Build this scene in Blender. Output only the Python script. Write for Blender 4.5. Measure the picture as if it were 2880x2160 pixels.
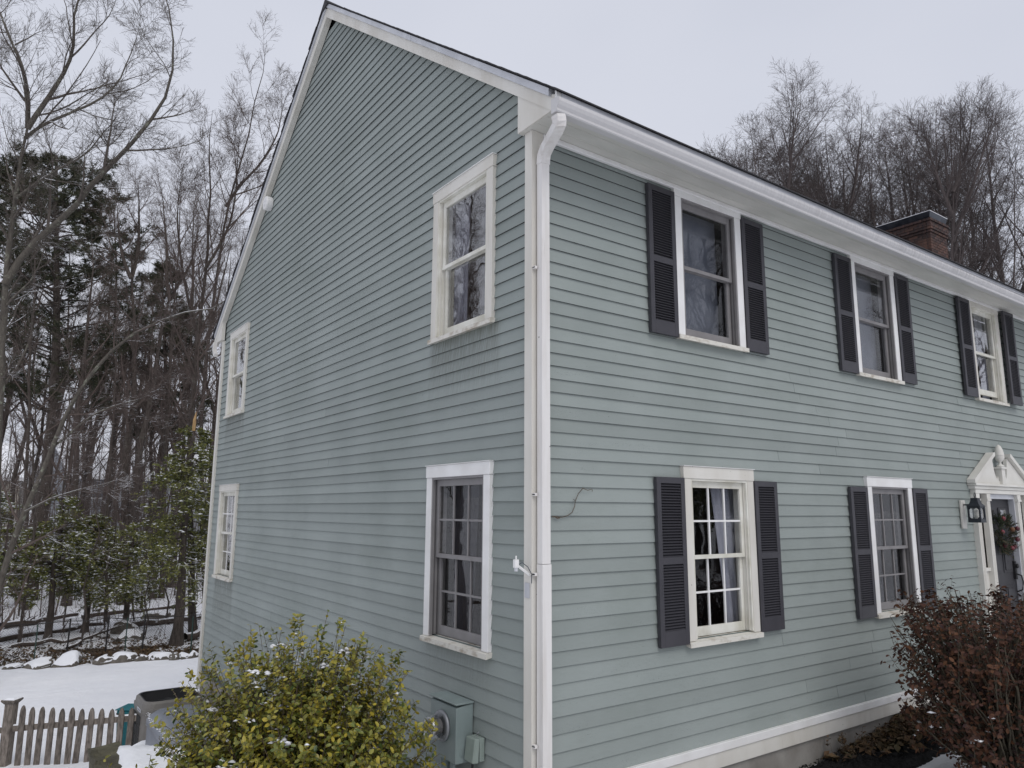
import bpy, math, random
import numpy as np
from mathutils import Vector, Matrix
R = math.radians
rnd = random.Random(7)
NR = np.random.RandomState(11)
for _o in list(bpy.data.objects):
    bpy.data.objects.remove(_o, do_unlink=True)
scene = bpy.context.scene
col = scene.collection

# ---------------------------------------------------------------- camera
YAW, PITCH, ROLL = 0.62357, 0.171654, 0.005510
cy_, sy_, cp_, sp_ = math.cos(YAW), math.sin(YAW), math.cos(PITCH), math.sin(PITCH)
fwd = Vector((sy_ * cp_, cy_ * cp_, sp_)); rgt = Vector((cy_, -sy_, 0)); upv = rgt.cross(fwd)
rr = math.cos(ROLL) * rgt + math.sin(ROLL) * upv
uu = -math.sin(ROLL) * rgt + math.cos(ROLL) * upv
CAM = Vector((-3.1346, -4.1079, 2.2920))
cd = bpy.data.cameras.new('camera'); cam = bpy.data.objects.new('camera', cd); col.objects.link(cam)
m3 = Matrix((rr, uu, -fwd)).transposed()
cam.matrix_world = Matrix.Translation(CAM) @ m3.to_4x4()
cd.sensor_width = 36; cd.lens = 36 * 2045.48 / 2880; cd.clip_end = 2000; cd.clip_start = 0.05
scene.camera = cam

# ---------------------------------------------------------------- world: overcast winter sky
w = bpy.data.worlds.new('World'); scene.world = w; w.use_nodes = True
nt = w.node_tree; nt.nodes.clear()
wo = nt.nodes.new('ShaderNodeOutputWorld'); bg = nt.nodes.new('ShaderNodeBackground')
sky = nt.nodes.new('ShaderNodeTexSky'); sky.sky_type = 'NISHITA'; sky.sun_disc = False
SUN_EL, SUN_AZ = 48.0, 190.0
sky.sun_elevation = R(SUN_EL); sky.sun_rotation = R(SUN_AZ); sky.dust_density = 4
hs = nt.nodes.new('ShaderNodeHueSaturation'); hs.inputs['Saturation'].default_value = 0.35
nt.links.new(sky.outputs[0], hs.inputs['Color'])
tc = nt.nodes.new('ShaderNodeTexCoord'); mp = nt.nodes.new('ShaderNodeMapping'); mp.inputs['Scale'].default_value = (1, 1, 2.4)
nz = nt.nodes.new('ShaderNodeTexNoise'); nz.inputs['Scale'].default_value = 1.6; nz.inputs['Detail'].default_value = 3
nt.links.new(tc.outputs['Generated'], mp.inputs[0]); nt.links.new(mp.outputs[0], nz.inputs['Vector'])
cr = nt.nodes.new('ShaderNodeValToRGB')
cr.color_ramp.elements[0].position = .3; cr.color_ramp.elements[0].color = (6.55, 6.85, 7.85, 1)
cr.color_ramp.elements[1].position = .7; cr.color_ramp.elements[1].color = (7.45, 7.7, 8.6, 1)
nt.links.new(nz.outputs[0], cr.inputs[0])
mx = nt.nodes.new('ShaderNodeMixRGB'); mx.inputs[0].default_value = 0.9
nt.links.new(hs.outputs[0], mx.inputs[1]); nt.links.new(cr.outputs[0], mx.inputs[2])
nt.links.new(mx.outputs[0], bg.inputs[0]); bg.inputs[1].default_value = 0.10
nt.links.new(bg.outputs[0], wo.inputs[0])
sd = bpy.data.lights.new('sun', 'SUN'); sd.energy = 1.0; sd.angle = R(35); sd.color = (1, .97, .92)
so = bpy.data.objects.new('sun', sd); col.objects.link(so)
_az = R(SUN_AZ); _el = R(SUN_EL)
_sd = Vector((math.sin(_az) * math.cos(_el), math.cos(_az) * math.cos(_el), math.sin(_el)))
so.rotation_euler = _sd.to_track_quat('Z', 'Y').to_euler(); so.location = (0, -20, 30)
scene.view_settings.view_transform = 'Standard'; scene.view_settings.look = 'None'
scene.view_settings.exposure = 0; scene.view_settings.gamma = 1; scene.view_settings.use_curve_mapping = False

# ---------------------------------------------------------------- materials
def nodes(name):
    m = bpy.data.materials.new(name); m.use_nodes = True
    t = m.node_tree; b = t.nodes['Principled BSDF']
    return m, t, b
def N(t, kind, **kw):
    n = t.nodes.new('ShaderNode' + kind)
    for k, v in kw.items():
        if k in n.inputs: n.inputs[k].default_value = v
        else: setattr(n, k, v)
    return n
def ramp(t, src, p0, p1, c0=(0, 0, 0, 1), c1=(1, 1, 1, 1)):
    r = N(t, 'ValToRGB'); e = r.color_ramp.elements
    e[0].position = p0; e[1].position = p1; e[0].color = c0; e[1].color = c1
    t.links.new(src, r.inputs[0]); return r.outputs[0]
def mixc(t, fac, a, b, mode='MIX'):
    n = N(t, 'MixRGB', blend_type=mode)
    for i, v in ((0, fac), (1, a), (2, b)):
        if isinstance(v, bpy.types.NodeSocket): t.links.new(v, n.inputs[i])
        elif isinstance(v, (tuple, list)): n.inputs[i].default_value = tuple(v)[:3] + (1,)
        else: n.inputs[i].default_value = v
    return n.outputs[0]
def math_(t, op, a, b=0.0, c=0.0):
    n = N(t, 'Math', operation=op)
    for i, v in ((0, a), (1, b), (2, c)):
        if isinstance(v, bpy.types.NodeSocket): t.links.new(v, n.inputs[i])
        else: n.inputs[i].default_value = v
    return n.outputs[0]
def coords(t, scale=(1, 1, 1), out='Object'):
    tc = N(t, 'TexCoord'); mp = N(t, 'Mapping'); mp.inputs['Scale'].default_value = scale
    t.links.new(tc.outputs[out], mp.inputs[0]); return mp.outputs[0]
def noise(t, vec, scale, detail=3, rough=.55):
    n = N(t, 'TexNoise'); n.inputs['Scale'].default_value = scale; n.inputs['Detail'].default_value = detail; n.inputs['Roughness'].default_value = rough
    t.links.new(vec, n.inputs['Vector']); return n.outputs[0]
def bump(t, b, h, strength=.3, dist=.01):
    n = N(t, 'Bump'); n.inputs['Strength'].default_value = strength; n.inputs['Distance'].default_value = dist
    t.links.new(h, n.inputs['Height']); t.links.new(n.outputs[0], b.inputs['Normal'])
def mat(name, c1, c2=None, rough=.6, scale=6, stretch=(1, 1, 1), bstr=0.0, bdist=.004, bscale=None, rv=0.0, metal=0.0, detail=3, lo=.35, hi=.65, spec=.5):
    m, t, b = nodes(name); b.inputs['Roughness'].default_value = rough; b.inputs['Metallic'].default_value = metal
    b.inputs['Specular IOR Level'].default_value = spec
    c2 = c2 or tuple(v * .82 for v in c1)
    v = coords(t, stretch); n = noise(t, v, scale, detail)
    c = ramp(t, n, lo, hi, tuple(c1) + (1,), tuple(c2) + (1,))
    if rv:
        oi = N(t, 'ObjectInfo'); k = math_(t, 'MULTIPLY_ADD', oi.outputs['Random'], 2 * rv, 1 - rv)
        h = N(t, 'HueSaturation'); t.links.new(k, h.inputs['Value']); t.links.new(c, h.inputs['Color']); c = h.outputs[0]
    t.links.new(c, b.inputs['Base Color'])
    if bstr: bump(t, b, noise(t, v, bscale or scale * 6, 4), bstr, bdist)
    return m

def siding_mat():
    m, t, b = nodes('sage_siding_paint'); b.inputs['Roughness'].default_value = .62; b.inputs['Specular IOR Level'].default_value = .35
    v = coords(t)
    sep = N(t, 'SeparateXYZ'); t.links.new(v, sep.inputs[0])
    x, y, z = sep.outputs
    big = ramp(t, noise(t, v, 1.1, 4), .3, .7, (.248, .279, .265, 1), (.289, .321, .307, 1))
    # weathering between boards
    oi = N(t, 'ObjectInfo'); k = math_(t, 'MULTIPLY_ADD', oi.outputs['Random'], .13, .935)
    h = N(t, 'HueSaturation'); t.links.new(k, h.inputs['Value']); t.links.new(big, h.inputs['Color'])
    c = h.outputs[0]
    vg = coords(t, (1.6, 1.6, 55)); grain = noise(t, vg, 3.0, 5, .65)
    c = mixc(t, ramp(t, grain, .35, .75), c, (.185, .235, .225), 'MIX') if False else mixc(t, math_(t, 'MULTIPLY', ramp(t, grain, .5, .8), .22), c, (.215, .25, .245))
    # fine wear: small flaked flecks in streaky patches
    patch = ramp(t, noise(t, coords(t, (.7, .7, 5)), 2.2, 3), .52, .62)
    fl = ramp(t, noise(t, coords(t, (18, 18, 60)), 5, 4, .7), .60, .66)
    c = mixc(t, math_(t, 'MULTIPLY', math_(t, 'MULTIPLY', patch, fl), .8), c, (.09, .10, .105))
    # nail and insect specks
    vo = N(t, 'TexVoronoi'); vo.inputs['Scale'].default_value = 5.5; t.links.new(v, vo.inputs['Vector'])
    sp = ramp(t, vo.outputs['Distance'], .012, .024, (1, 1, 1, 1), (0, 0, 0, 1))
    c = mixc(t, math_(t, 'MULTIPLY', sp, .75), c, (.05, .055, .06))
    # mildew on the gable: broad greenish areas
    mil = ramp(t, noise(t, coords(t, (.5, .5, 1.1)), 1.4, 4, .7), .5, .74)
    c = mixc(t, math_(t, 'MULTIPLY', mil, .30), c, (.165, .195, .165))
    # run-off stains below the gable sills  (y0,y1,ztop,length)
    st = noise(t, coords(t, (1, 26, 1.3)), 2.4, 4, .6)
    for (y0, y1, zt, ln, s) in ((.40, 1.55, 3.76, .62, 1.0), (7.25, 8.36, 3.76, .6, 1.0), (7.25, 8.36, 1.24, .9, 1.0), (.5, 1.5, 1.2, .35, .3)):
        g = math_(t, 'LESS_THAN', x, .08)
        my = math_(t, 'MULTIPLY', ramp(t, y, 0, 1) if False else math_(t, 'SMOOTH_MIN', math_(t, 'MULTIPLY', math_(t, 'SUBTRACT', y, y0), 9), math_(t, 'MULTIPLY', math_(t, 'SUBTRACT', y1, y), 9), .2), 1)
        mz = math_(t, 'MINIMUM', math_(t, 'MULTIPLY', math_(t, 'SUBTRACT', zt + .02, z), 40), math_(t, 'MULTIPLY', math_(t, 'SUBTRACT', z, zt - ln), 1 / ln))
        f = math_(t, 'MINIMUM', my, mz)
        cl = N(t, 'Clamp'); t.links.new(f, cl.inputs[0])
        f = math_(t, 'MULTIPLY', math_(t, 'MULTIPLY', cl.outputs[0], g), math_(t, 'MULTIPLY_ADD', ramp(t, st, .38, .72), .8, .1))
        c = mixc(t, math_(t, 'MULTIPLY', f, s), c, (.10, .10, .08))
    t.links.new(c, b.inputs['Base Color'])
    bump(t, b, grain, .35, .002)
    return m

def bark_mat(name, c1, c2, snow=0.0, lichen=0.0):
    m, t, b = nodes(name); b.inputs['Roughness'].default_value = .9; b.inputs['Specular IOR Level'].default_value = .2
    v = coords(t, (1, 1, .25)); n = noise(t, v, 22, 4, .7)
    c = ramp(t, n, .3, .7, c1 + (1,), c2 + (1,))
    if lichen:
        l = ramp(t, noise(t, coords(t), 5.5, 4, .7), .58, .66)
        c = mixc(t, math_(t, 'MULTIPLY', l, lichen), c, (.26, .27, .21))
    if snow:
        g = N(t, 'NewGeometry'); s = N(t, 'SeparateXYZ'); t.links.new(g.outputs['True Normal'], s.inputs[0])
        nn = noise(t, coords(t), 2.2, 3, .6)
        k = math_(t, 'ADD', s.outputs[2], math_(t, 'MULTIPLY', math_(t, 'SUBTRACT', nn, .5), 1.6))
        k = ramp(t, k, .93 - snow * .3, 1.0 - snow * .3)
        c = mixc(t, k, c, (.80, .81, .84))
    t.links.new(c, b.inputs['Base Color'])
    bump(t, b, n, .6, .02)
    return m

def leaf_mat(name, stops, rough=.4, spec=.5):
    m, t, b = nodes(name); b.inputs['Roughness'].default_value = rough; b.inputs['Specular IOR Level'].default_value = spec
    g = N(t, 'NewGeometry'); oi = N(t, 'ObjectInfo')
    k = math_(t, 'FRACT', math_(t, 'ADD', g.outputs['Random Per Island'], oi.outputs['Random']))
    r = N(t, 'ValToRGB'); e = r.color_ramp.elements
    e[0].position = stops[0][0]; e[0].color = stops[0][1] + (1,)
    e[1].position = stops[-1][0]; e[1].color = stops[-1][1] + (1,)
    for p, c in stops[1:-1]:
        q = e.new(p); q.color = c + (1,)
    t.links.new(k, r.inputs[0])
    # whole sprigs lean yellow or green together
    pn = ramp(t, noise(t, coords(t), 7, 2), .42, .64)
    c = mixc(t, math_(t, 'MULTIPLY', pn, .55), r.outputs[0], stops[-1][1])
    t.links.new(c, b.inputs['Base Color'])
    return m

def glass_mat(name, dark=.0, refl=1.0, ior=1.8):
    m = bpy.data.materials.new(name); m.use_nodes = True; t = m.node_tree; t.nodes.clear()
    o = N(t, 'OutputMaterial'); tr = N(t, 'BsdfTransparent'); gl = N(t, 'BsdfGlossy')
    tr.inputs[0].default_value = (1 - dark, 1 - dark, 1 - dark, 1)
    gl.inputs['Roughness'].default_value = .012; gl.inputs['Color'].default_value = (refl, refl, refl, 1)
    v = coords(t); bm = N(t, 'Bump'); bm.inputs['Strength'].default_value = .12; bm.inputs['Distance'].default_value = .006
    t.links.new(noise(t, v, 3.2, 2), bm.inputs['Height']); t.links.new(bm.outputs[0], gl.inputs['Normal'])
    lw = N(t, 'LayerWeight'); f0 = ((ior - 1) / (ior + 1)) ** 2      # Schlick, the same from both faces of the pane
    k = math_(t, 'MULTIPLY_ADD', math_(t, 'POWER', lw.outputs['Facing'], 5.0), 1 - f0, f0); lw.inputs['Blend'].default_value = .5
    mx = N(t, 'MixShader'); t.links.new(k, mx.inputs[0]); t.links.new(tr.outputs[0], mx.inputs[1]); t.links.new(gl.outputs[0], mx.inputs[2])
    t.links.new(mx.outputs[0], o.inputs[0]); return m

def snow_mat(name='snow', floor=False):
    m, t, b = nodes(name); b.inputs['Roughness'].default_value = .7; b.inputs['Specular IOR Level'].default_value = .3
    v = coords(t)
    c = ramp(t, noise(t, v, .9, 4), .3, .7, (.80, .81, .84, 1), (.87, .875, .895, 1))
    h = noise(t, v, 5, 5, .6)
    if floor:
        # leaf litter showing through under the trees, along the stone edge and at bare spots
        sep = N(t, 'SeparateXYZ'); t.links.new(v, sep.inputs[0])
        at = N(t, 'Attribute', attribute_name='litter')
        n1 = noise(t, coords(t, (1, .35, 1)), 1.6, 6, .68)
        k = math_(t, 'ADD', at.outputs['Fac'], math_(t, 'MULTIPLY', math_(t, 'SUBTRACT', n1, .5), 2.6))
        k = ramp(t, k, .48, .6)
        lit = ramp(t, noise(t, v, 14, 5, .7), .35, .65, (.035, .026, .02, 1), (.11, .075, .05, 1))
        c = mixc(t, k, c, lit)
    t.links.new(c, b.inputs['Base Color']); h2 = noise(t, coords(t, (.5, 2.2, 1)), 1.7, 6, .62); bump(t, b, math_(t, 'ADD', h, math_(t, 'MULTIPLY', h2, 2.0)), .55, .05)
    return m

M = {}
M['siding'] = siding_mat()
M['butt'] = mat('lap_shadow_edge', (.045, .052, .052), (.092, .10, .098), rough=.9, scale=20, rv=.3)  # dark underside colour paints in the shadow line under each clapboard
M['sheath'] = mat('sheathing', (.13, .16, .155), rough=.9)
M['white'] = mat('cream_trim_paint', (.66, .64, .59), (.54, .51, .45), rough=.5, scale=3, stretch=(1, 1, .3), bstr=.15, bdist=.002, lo=.4, hi=.75)
def specks(m, sc, col_=(.12, .10, .09)):      # nail heads and chips
    t = m.node_tree; b = t.nodes['Principled BSDF']; l = b.inputs['Base Color'].links[0]; src = l.from_socket
    vo = N(t, 'TexVoronoi'); vo.inputs['Scale'].default_value = sc; t.links.new(coords(t), vo.inputs['Vector'])
    k = ramp(t, vo.outputs['Distance'], .03, .05, (1, 1, 1, 1), (0, 0, 0, 1))
    st = ramp(t, noise(t, coords(t, (9, 9, .8)), 2, 5, .7), .6, .72)
    c = mixc(t, math_(t, 'MULTIPLY', k, .8), src, col_); c = mixc(t, math_(t, 'MULTIPLY', st, .22), c, (.30, .26, .20))
    t.links.new(c, b.inputs['Base Color'])
specks(M['white'], 8)
M['white2'] = mat('white_trim_paint', (.79, .785, .775), (.71, .70, .685), rough=.45, scale=4, bstr=.1, bdist=.002)
def gutter_mat():
    m, t, b = nodes('streaked_gutter_aluminium'); b.inputs['Roughness'].default_value = .4
    sep = N(t, 'SeparateXYZ'); v = coords(t); t.links.new(v, sep.inputs[0])
    st = noise(t, coords(t, (34, 1, 1.2)), 1.6, 4, .6)
    zone = ramp(t, noise(t, coords(t, (.5, 0, 0)), 1.2, 3), .35, .6)
    zx = math_(t, 'MINIMUM', math_(t, 'MULTIPLY', math_(t, 'SUBTRACT', sep.outputs[0], 1.2), .3), math_(t, 'MULTIPLY', math_(t, 'SUBTRACT', 11.5, sep.outputs[0]), .4)); zc = N(t, 'Clamp'); t.links.new(zx, zc.inputs[0])
    hz = math_(t, 'MULTIPLY', math_(t, 'SUBTRACT', sep.outputs[2], 5.05), 7); cl = N(t, 'Clamp'); t.links.new(hz, cl.inputs[0])
    k = math_(t, 'MULTIPLY', math_(t, 'MULTIPLY', ramp(t, st, .36, .66), cl.outputs[0]), math_(t, 'MULTIPLY', math_(t, 'MULTIPLY_ADD', zone, .6, .4), math_(t, 'MULTIPLY_ADD', zc.outputs[0], .88, .12)))
    c = mixc(t, k, (.55, .54, .54), (.13, .12, .115)); t.links.new(c, b.inputs['Base Color']); return m
M['gutter'] = gutter_mat()
M['alu'] = mat('white_aluminium', (.54, .55, .58), (.46, .47, .50), rough=.35, scale=5, spec=.5)
M['spout'] = mat('downspout_enamel', (.72, .70, .68), (.58, .545, .51), rough=.4, scale=5, stretch=(3, 3, .25), detail=6, lo=.45, hi=.8)
specks(M['spout'], 6)
M['soffit'] = mat('soffit_paint', (.63, .62, .575), (.56, .555, .51), rough=.6, scale=2, stretch=(1, 4, 1))
M['shutter'] = mat('charcoal_shutter_vinyl', (.046, .044, .052), (.036, .035, .042), rough=.5, scale=5, bstr=.1, bdist=.001)
M['grey'] = mat('grey_sash_vinyl', (.235, .225, .225), (.195, .186, .186), rough=.5, scale=6)
M['greydk'] = mat('dark_track_vinyl', (.10, .095, .095), rough=.6)
M['cream'] = mat('cream_sash_paint', (.73, .72, .66), (.56, .54, .46), rough=.5, scale=5, bstr=.1, bdist=.001)
M['weather'] = mat('weathered_sill_paint', (.64, .62, .56), (.38, .33, .26), rough=.7, scale=9, stretch=(1, 1, 2), lo=.5, hi=.72)
M['concrete'] = mat('foundation_concrete', (.32, .305, .28), (.22, .205, .185), rough=.9, scale=3.5, bstr=.5, bdist=.006, detail=6)
M['roof'] = mat('dark_asphalt_shingle', (.048, .046, .050), (.028, .027, .030), rough=.95, scale=30, bstr=.6, bdist=.004, rv=.2)
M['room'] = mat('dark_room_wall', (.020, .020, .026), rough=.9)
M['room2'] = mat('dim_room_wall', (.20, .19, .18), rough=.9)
M['curtain'] = mat('sheer_curtain', (.36, .37, .43), (.20, .21, .26), rough=.9, scale=14, stretch=(1, 1, .05))
M['curtain_dk'] = mat('dim_curtain', (.034, .034, .044), (.012, .012, .018), rough=.9, scale=14, stretch=(1, 1, .05))
M['screen'] = mat('insect_screen', (.11, .125, .16), (.16, .175, .21), rough=.7, scale=4)
M['glass'] = glass_mat('window_glass', .05, .95, 1.42)
M['glass_hi'] = glass_mat('bright_window_glass', .05, 1.0, 2.3)
M['brick'] = mat('red_brick', (.125, .062, .045), (.07, .042, .034), rough=.9, scale=9, bstr=.5, bdist=.004, rv=.35)
M['brickdk'] = mat('sooty_brick', (.085, .045, .036), (.035, .026, .026), rough=.9, scale=9, bstr=.5, bdist=.004, rv=.3)
M['mortar'] = mat('mortar', (.17, .14, .12), (.11, .09, .08), rough=.95, scale=12)
M['steel'] = mat('dull_steel', (.10, .11, .13), (.05, .055, .07), rough=.45, scale=6, metal=.5)
M['bark'] = bark_mat('grey_bark', (.075, .062, .054), (.15, .13, .115), .9, .5)
M['bark_dk'] = bark_mat('dark_bark', (.040, .033, .029), (.115, .095, .083), .35, .15)
M['bark_snow'] = bark_mat('pale_snowy_bark', (.075, .066, .057), (.145, .13, .11), 1.25, .8)
M['twig'] = bark_mat('brown_twig', (.085, .066, .059), (.15, .118, .104), .25, 0)
M['twig_r'] = bark_mat('far_twig', (.085, .070, .068), (.125, .105, .10), .1, 0)
M['hem'] = leaf_mat('hemlock_needles', [(0, (.05, .07, .026)), (.5, (.115, .130, .038)), (1, (.21, .205, .06))], .6, .3)
M['pine'] = leaf_mat('pine_needles', [(0, (.022, .030, .018)), (.6, (.042, .052, .028)), (1, (.085, .080, .042))], .6, .3)
M['snow'] = snow_mat('snow')
M['ground'] = snow_mat('yard_snow', True)
M['bush'] = leaf_mat('evergreen_leaf', [(0, (.040, .070, .022)), (.3, (.092, .126, .030)), (.65, (.190, .200, .036)), (1, (.38, .30, .034))], .38, .5)
M['bushstem'] = mat('shrub_stem', (.13, .095, .065), (.07, .05, .035), rough=.8, scale=30)
M['rleaf'] = leaf_mat('russet_leaf', [(0, (.022, .013, .014)), (.4, (.050, .022, .019)), (.8, (.078, .035, .022)), (1, (.13, .060, .030))], .65, .2)
M['rstem'] = mat('brown_green_stem', (.085, .072, .045), (.05, .040, .028), rough=.8, scale=25)
M['fence'] = mat('weathered_cedar', (.20, .17, .145), (.075, .062, .052), rough=.9, scale=16, stretch=(2, 2, .6), detail=6, bstr=.5, bdist=.004, rv=.18)
M['ac'] = mat('taupe_enamel', (.165, .155, .14), (.14, .13, .118), rough=.5, scale=4)
M['black'] = mat('black_plastic', (.014, .014, .016), rough=.5)
M['acgap'] = mat('dark_coil', (.04, .04, .04), rough=.7)
M['gen'] = mat('grey_generator_plastic', (.20, .215, .245), (.165, .18, .21), rough=.4, scale=5)
M['teal'] = mat('teal_plastic', (.015, .17, .20), (.012, .13, .155), rough=.45, scale=5)
M['label'] = mat('white_label', (.6, .62, .65), rough=.5)
M['labelb'] = mat('pale_blue_label', (.42, .50, .58), rough=.5)
M['ink'] = mat('dark_ink', (.05, .06, .08), rough=.6)
M['meter'] = mat('painted_meter_box', (.235, .285, .28), (.20, .245, .24), rough=.45, scale=5, bstr=.1, bdist=.002)
M['outbox'] = mat('painted_outlet_cover', (.27, .32, .29), (.22, .265, .235), rough=.55, scale=7)
M['chrome'] = mat('steel_ring', (.30, .31, .33), rough=.5, metal=.7)
M['mtrglass'] = glass_mat('meter_glass', .02, 1.0, 1.9)
M['mtrface'] = mat('meter_face', (.42, .43, .44), (.33, .34, .35), rough=.5, scale=30)
M['stone'] = mat('field_stone', (.15, .135, .115), (.08, .07, .058), rough=.95, scale=6, bstr=.7, bdist=.02)
M['moss'] = mat('mossy_stone', (.115, .105, .065), (.05, .045, .03), rough=.95, scale=5, bstr=.7, bdist=.02, detail=6)
M['green'] = mat('green_fence_post', (.018, .045, .035), rough=.5)
M['iron'] = mat('black_fence_post', (.016, .014, .014), rough=.6)
M['log'] = bark_mat('fallen_log_bark', (.05, .038, .032), (.10, .08, .068), 1.2, 0)
M['rawwood'] = mat('splintered_wood', (.50, .33, .15), (.30, .18, .08), rough=.8, scale=12, stretch=(4, 4, .6))
M['mulch'] = mat('black_mulch', (.014, .013, .013), (.006, .006, .006), rough=.95, scale=60, bstr=1, bdist=.03)
M['litter'] = leaf_mat('fallen_leaf', [(0, (.03, .020, .012)), (.4, (.075, .042, .022)), (.85, (.15, .088, .042)), (1, (.07, .06, .028))], .7, .3)
M['door'] = mat('charcoal_door_paint', (.034, .033, .038), (.027, .026, .030), rough=.55, scale=5)
M['doorwhite'] = mat('entry_white', (.68, .665, .62), (.61, .59, .54), rough=.5, scale=3)
M['sheer'] = mat('sidelight_sheer', (.40, .375, .32), (.33, .31, .26), rough=.9, scale=5)
M['lamp'] = mat('black_lantern_metal', (.018, .022, .03), rough=.45)
M['bulb'] = mat('candle_sleeve', (.6, .58, .54), rough=.5)
M['red'] = mat('red_bauble', (.15, .016, .025), rough=.35)
M['dkred'] = mat('maroon_bauble', (.09, .012, .02), rough=.3)
M['orange'] = mat('orange_ornament', (.16, .07, .03), rough=.6)
M['wreath'] = leaf_mat('wreath_needles', [(0, (.012, .022, .014)), (.6, (.025, .04, .024)), (1, (.05, .07, .03))], .6, .3)
M['farwall'] = mat('grey_far_siding', (.33, .35, .38), (.29, .31, .34), rough=.8, scale=2)
M['farwall2'] = mat('beige_far_siding', (.38, .35, .30), (.33, .30, .26), rough=.8, scale=2)
M['farpane'] = mat('far_pane', (.16, .17, .19), rough=.3)
M['soil'] = mat('dark_soil', (.05, .035, .028), (.03, .022, .018), rough=1, scale=6)

# ---------------------------------------------------------------- object helpers
def link(name, me, parent=None, loc=None):
    o = bpy.data.objects.new(name, me); col.objects.link(o)
    if parent is not None: o.parent = parent
    if loc is not None: o.location = loc
    return o
def tag(o, label=None, cat=None, group=None, kind=None):
    if label: o['label'] = label
    if cat: o['category'] = cat
    if group: o['group'] = group
    if kind: o['kind'] = kind
    return o
def thing(name, loc, label, cat, group=None):
    o = bpy.data.objects.new(name, None); col.objects.link(o); o.location = loc
    o.empty_display_size = .1
    return tag(o, label, cat, group)
def root_loc(p):
    while p.parent: p = p.parent
    return np.array(p.location[:])
def mesh_np(name, V, F, mats, parent=None, smooth=False, midx=None):
    """V (n,3) array world coords; F (m,k) int array or list of such arrays"""
    V = np.asarray(V, dtype=np.float32).reshape(-1, 3)
    if parent is not None: V = V - root_loc(parent)
    Fs = F if isinstance(F, list) else [F]
    Fs = [np.asarray(f, dtype=np.int32) for f in Fs if len(f)]
    me = bpy.data.meshes.new(name)
    me.vertices.add(len(V)); me.vertices.foreach_set('co', V.astype(np.float32).ravel())
    tot = sum(f.size for f in Fs); npoly = sum(len(f) for f in Fs)
    me.loops.add(tot); me.loops.foreach_set('vertex_index', np.concatenate([f.ravel() for f in Fs]))
    me.polygons.add(npoly)
    ls = np.concatenate([np.full(len(f), f.shape[1], np.int32) for f in Fs])
    st = np.concatenate([[0], np.cumsum(ls)[:-1]]).astype(np.int32)
    me.polygons.foreach_set('loop_start', st)
    if midx is not None: me.polygons.foreach_set('material_index', np.asarray(midx, np.int32))
    me.polygons.foreach_set('use_smooth', np.full(npoly, smooth))
    for m in (mats if isinstance(mats, (list, tuple)) else [mats]): me.materials.append(m)
    me.update(calc_edges=True)
    return link(name, me, parent)
class MB:
    def __init__(s): s.v = []; s.f = []
    def prism(s, bot, top):
        n = len(bot); k = len(s.v); s.v += [tuple(p) for p in bot] + [tuple(p) for p in top]
        s.f.append(tuple(k + i for i in range(n))[::-1]); s.f.append(tuple(k + n + i for i in range(n)))
        for i in range(n): s.f.append((k + i, k + (i + 1) % n, k + n + (i + 1) % n, k + n + i))
        return s
    def box(s, x0, x1, y0, y1, z0, z1):
        return s.prism([(x0, y0, z0), (x1, y0, z0), (x1, y1, z0), (x0, y1, z0)], [(x0, y0, z1), (x1, y0, z1), (x1, y1, z1), (x0, y1, z1)])
    def fbox(s, fr, u0, u1, w0, w1, z0, z1):
        return s.prism([fr(u0, w0, z0), fr(u1, w0, z0), fr(u1, w1, z0), fr(u0, w1, z0)], [fr(u0, w0, z1), fr(u1, w0, z1), fr(u1, w1, z1), fr(u0, w1, z1)])
    def tube(s, pts, r, k=6):
        P = [Vector(p) for p in pts]; rs = r if isinstance(r, (list, tuple)) else [r] * len(P); base = len(s.v)
        for i, p in enumerate(P):
            d = (P[min(i + 1, len(P) - 1)] - P[max(i - 1, 0)]).normalized()
            a = d.cross(Vector((0, 0, 1)) if abs(d.z) < .95 else Vector((1, 0, 0))).normalized(); b = d.cross(a)
            for j in range(k):
                t = 2 * math.pi * j / k; q = p + rs[i] * (math.cos(t) * a + math.sin(t) * b); s.v.append(tuple(q))
        for i in range(len(P) - 1):
            for j in range(k):
                s.f.append((base + i * k + j, base + i * k + (j + 1) % k, base + (i + 1) * k + (j + 1) % k, base + (i + 1) * k + j))
        s.f.append(tuple(base + j for j in range(k))[::-1]); e = base + (len(P) - 1) * k; s.f.append(tuple(e + j for j in range(k)))
        return s
    def lathe(s, prof, c, k=16, axis=2, sy=1.0):
        base = len(s.v)
        for (r, h) in prof:
            for j in range(k):
                t = 2 * math.pi * j / k; a, b = r * math.cos(t), r * math.sin(t) * sy
                if axis == 2: s.v.append((c[0] + a, c[1] + b, c[2] + h))
                elif axis == 0: s.v.append((c[0] + h, c[1] + a, c[2] + b))
                else: s.v.append((c[0] + a, c[1] + h, c[2] + b))
        for i in range(len(prof) - 1):
            for j in range(k):
                s.f.append((base + i * k + j, base + i * k + (j + 1) % k, base + (i + 1) * k + (j + 1) % k, base + (i + 1) * k + j))
        s.f.append(tuple(base + j for j in range(k))[::-1]); e = base + (len(prof) - 1) * k; s.f.append(tuple(e + j for j in range(k)))
        return s
    def build(s, name, m, parent=None, smooth=False, bevel=0, label=None, kind=None):
        L = root_loc(parent) if parent is not None else np.zeros(3)
        me = bpy.data.meshes.new(name)
        me.from_pydata([(a - L[0], b - L[1], c - L[2]) for a, b, c in s.v], [], s.f)
        if smooth: me.polygons.foreach_set('use_smooth', np.full(len(me.polygons), True))
        me.materials.append(m)
        o = link(name, me, parent)
        if bevel:
            b = o.modifiers.new('bevel', 'BEVEL'); b.width = bevel; b.segments = 1; b.limit_method = 'ANGLE'
        if label: o['label'] = label
        if kind: o['kind'] = kind
        return o
def F_front(u, w, z): return (u, -w, z)
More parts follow.
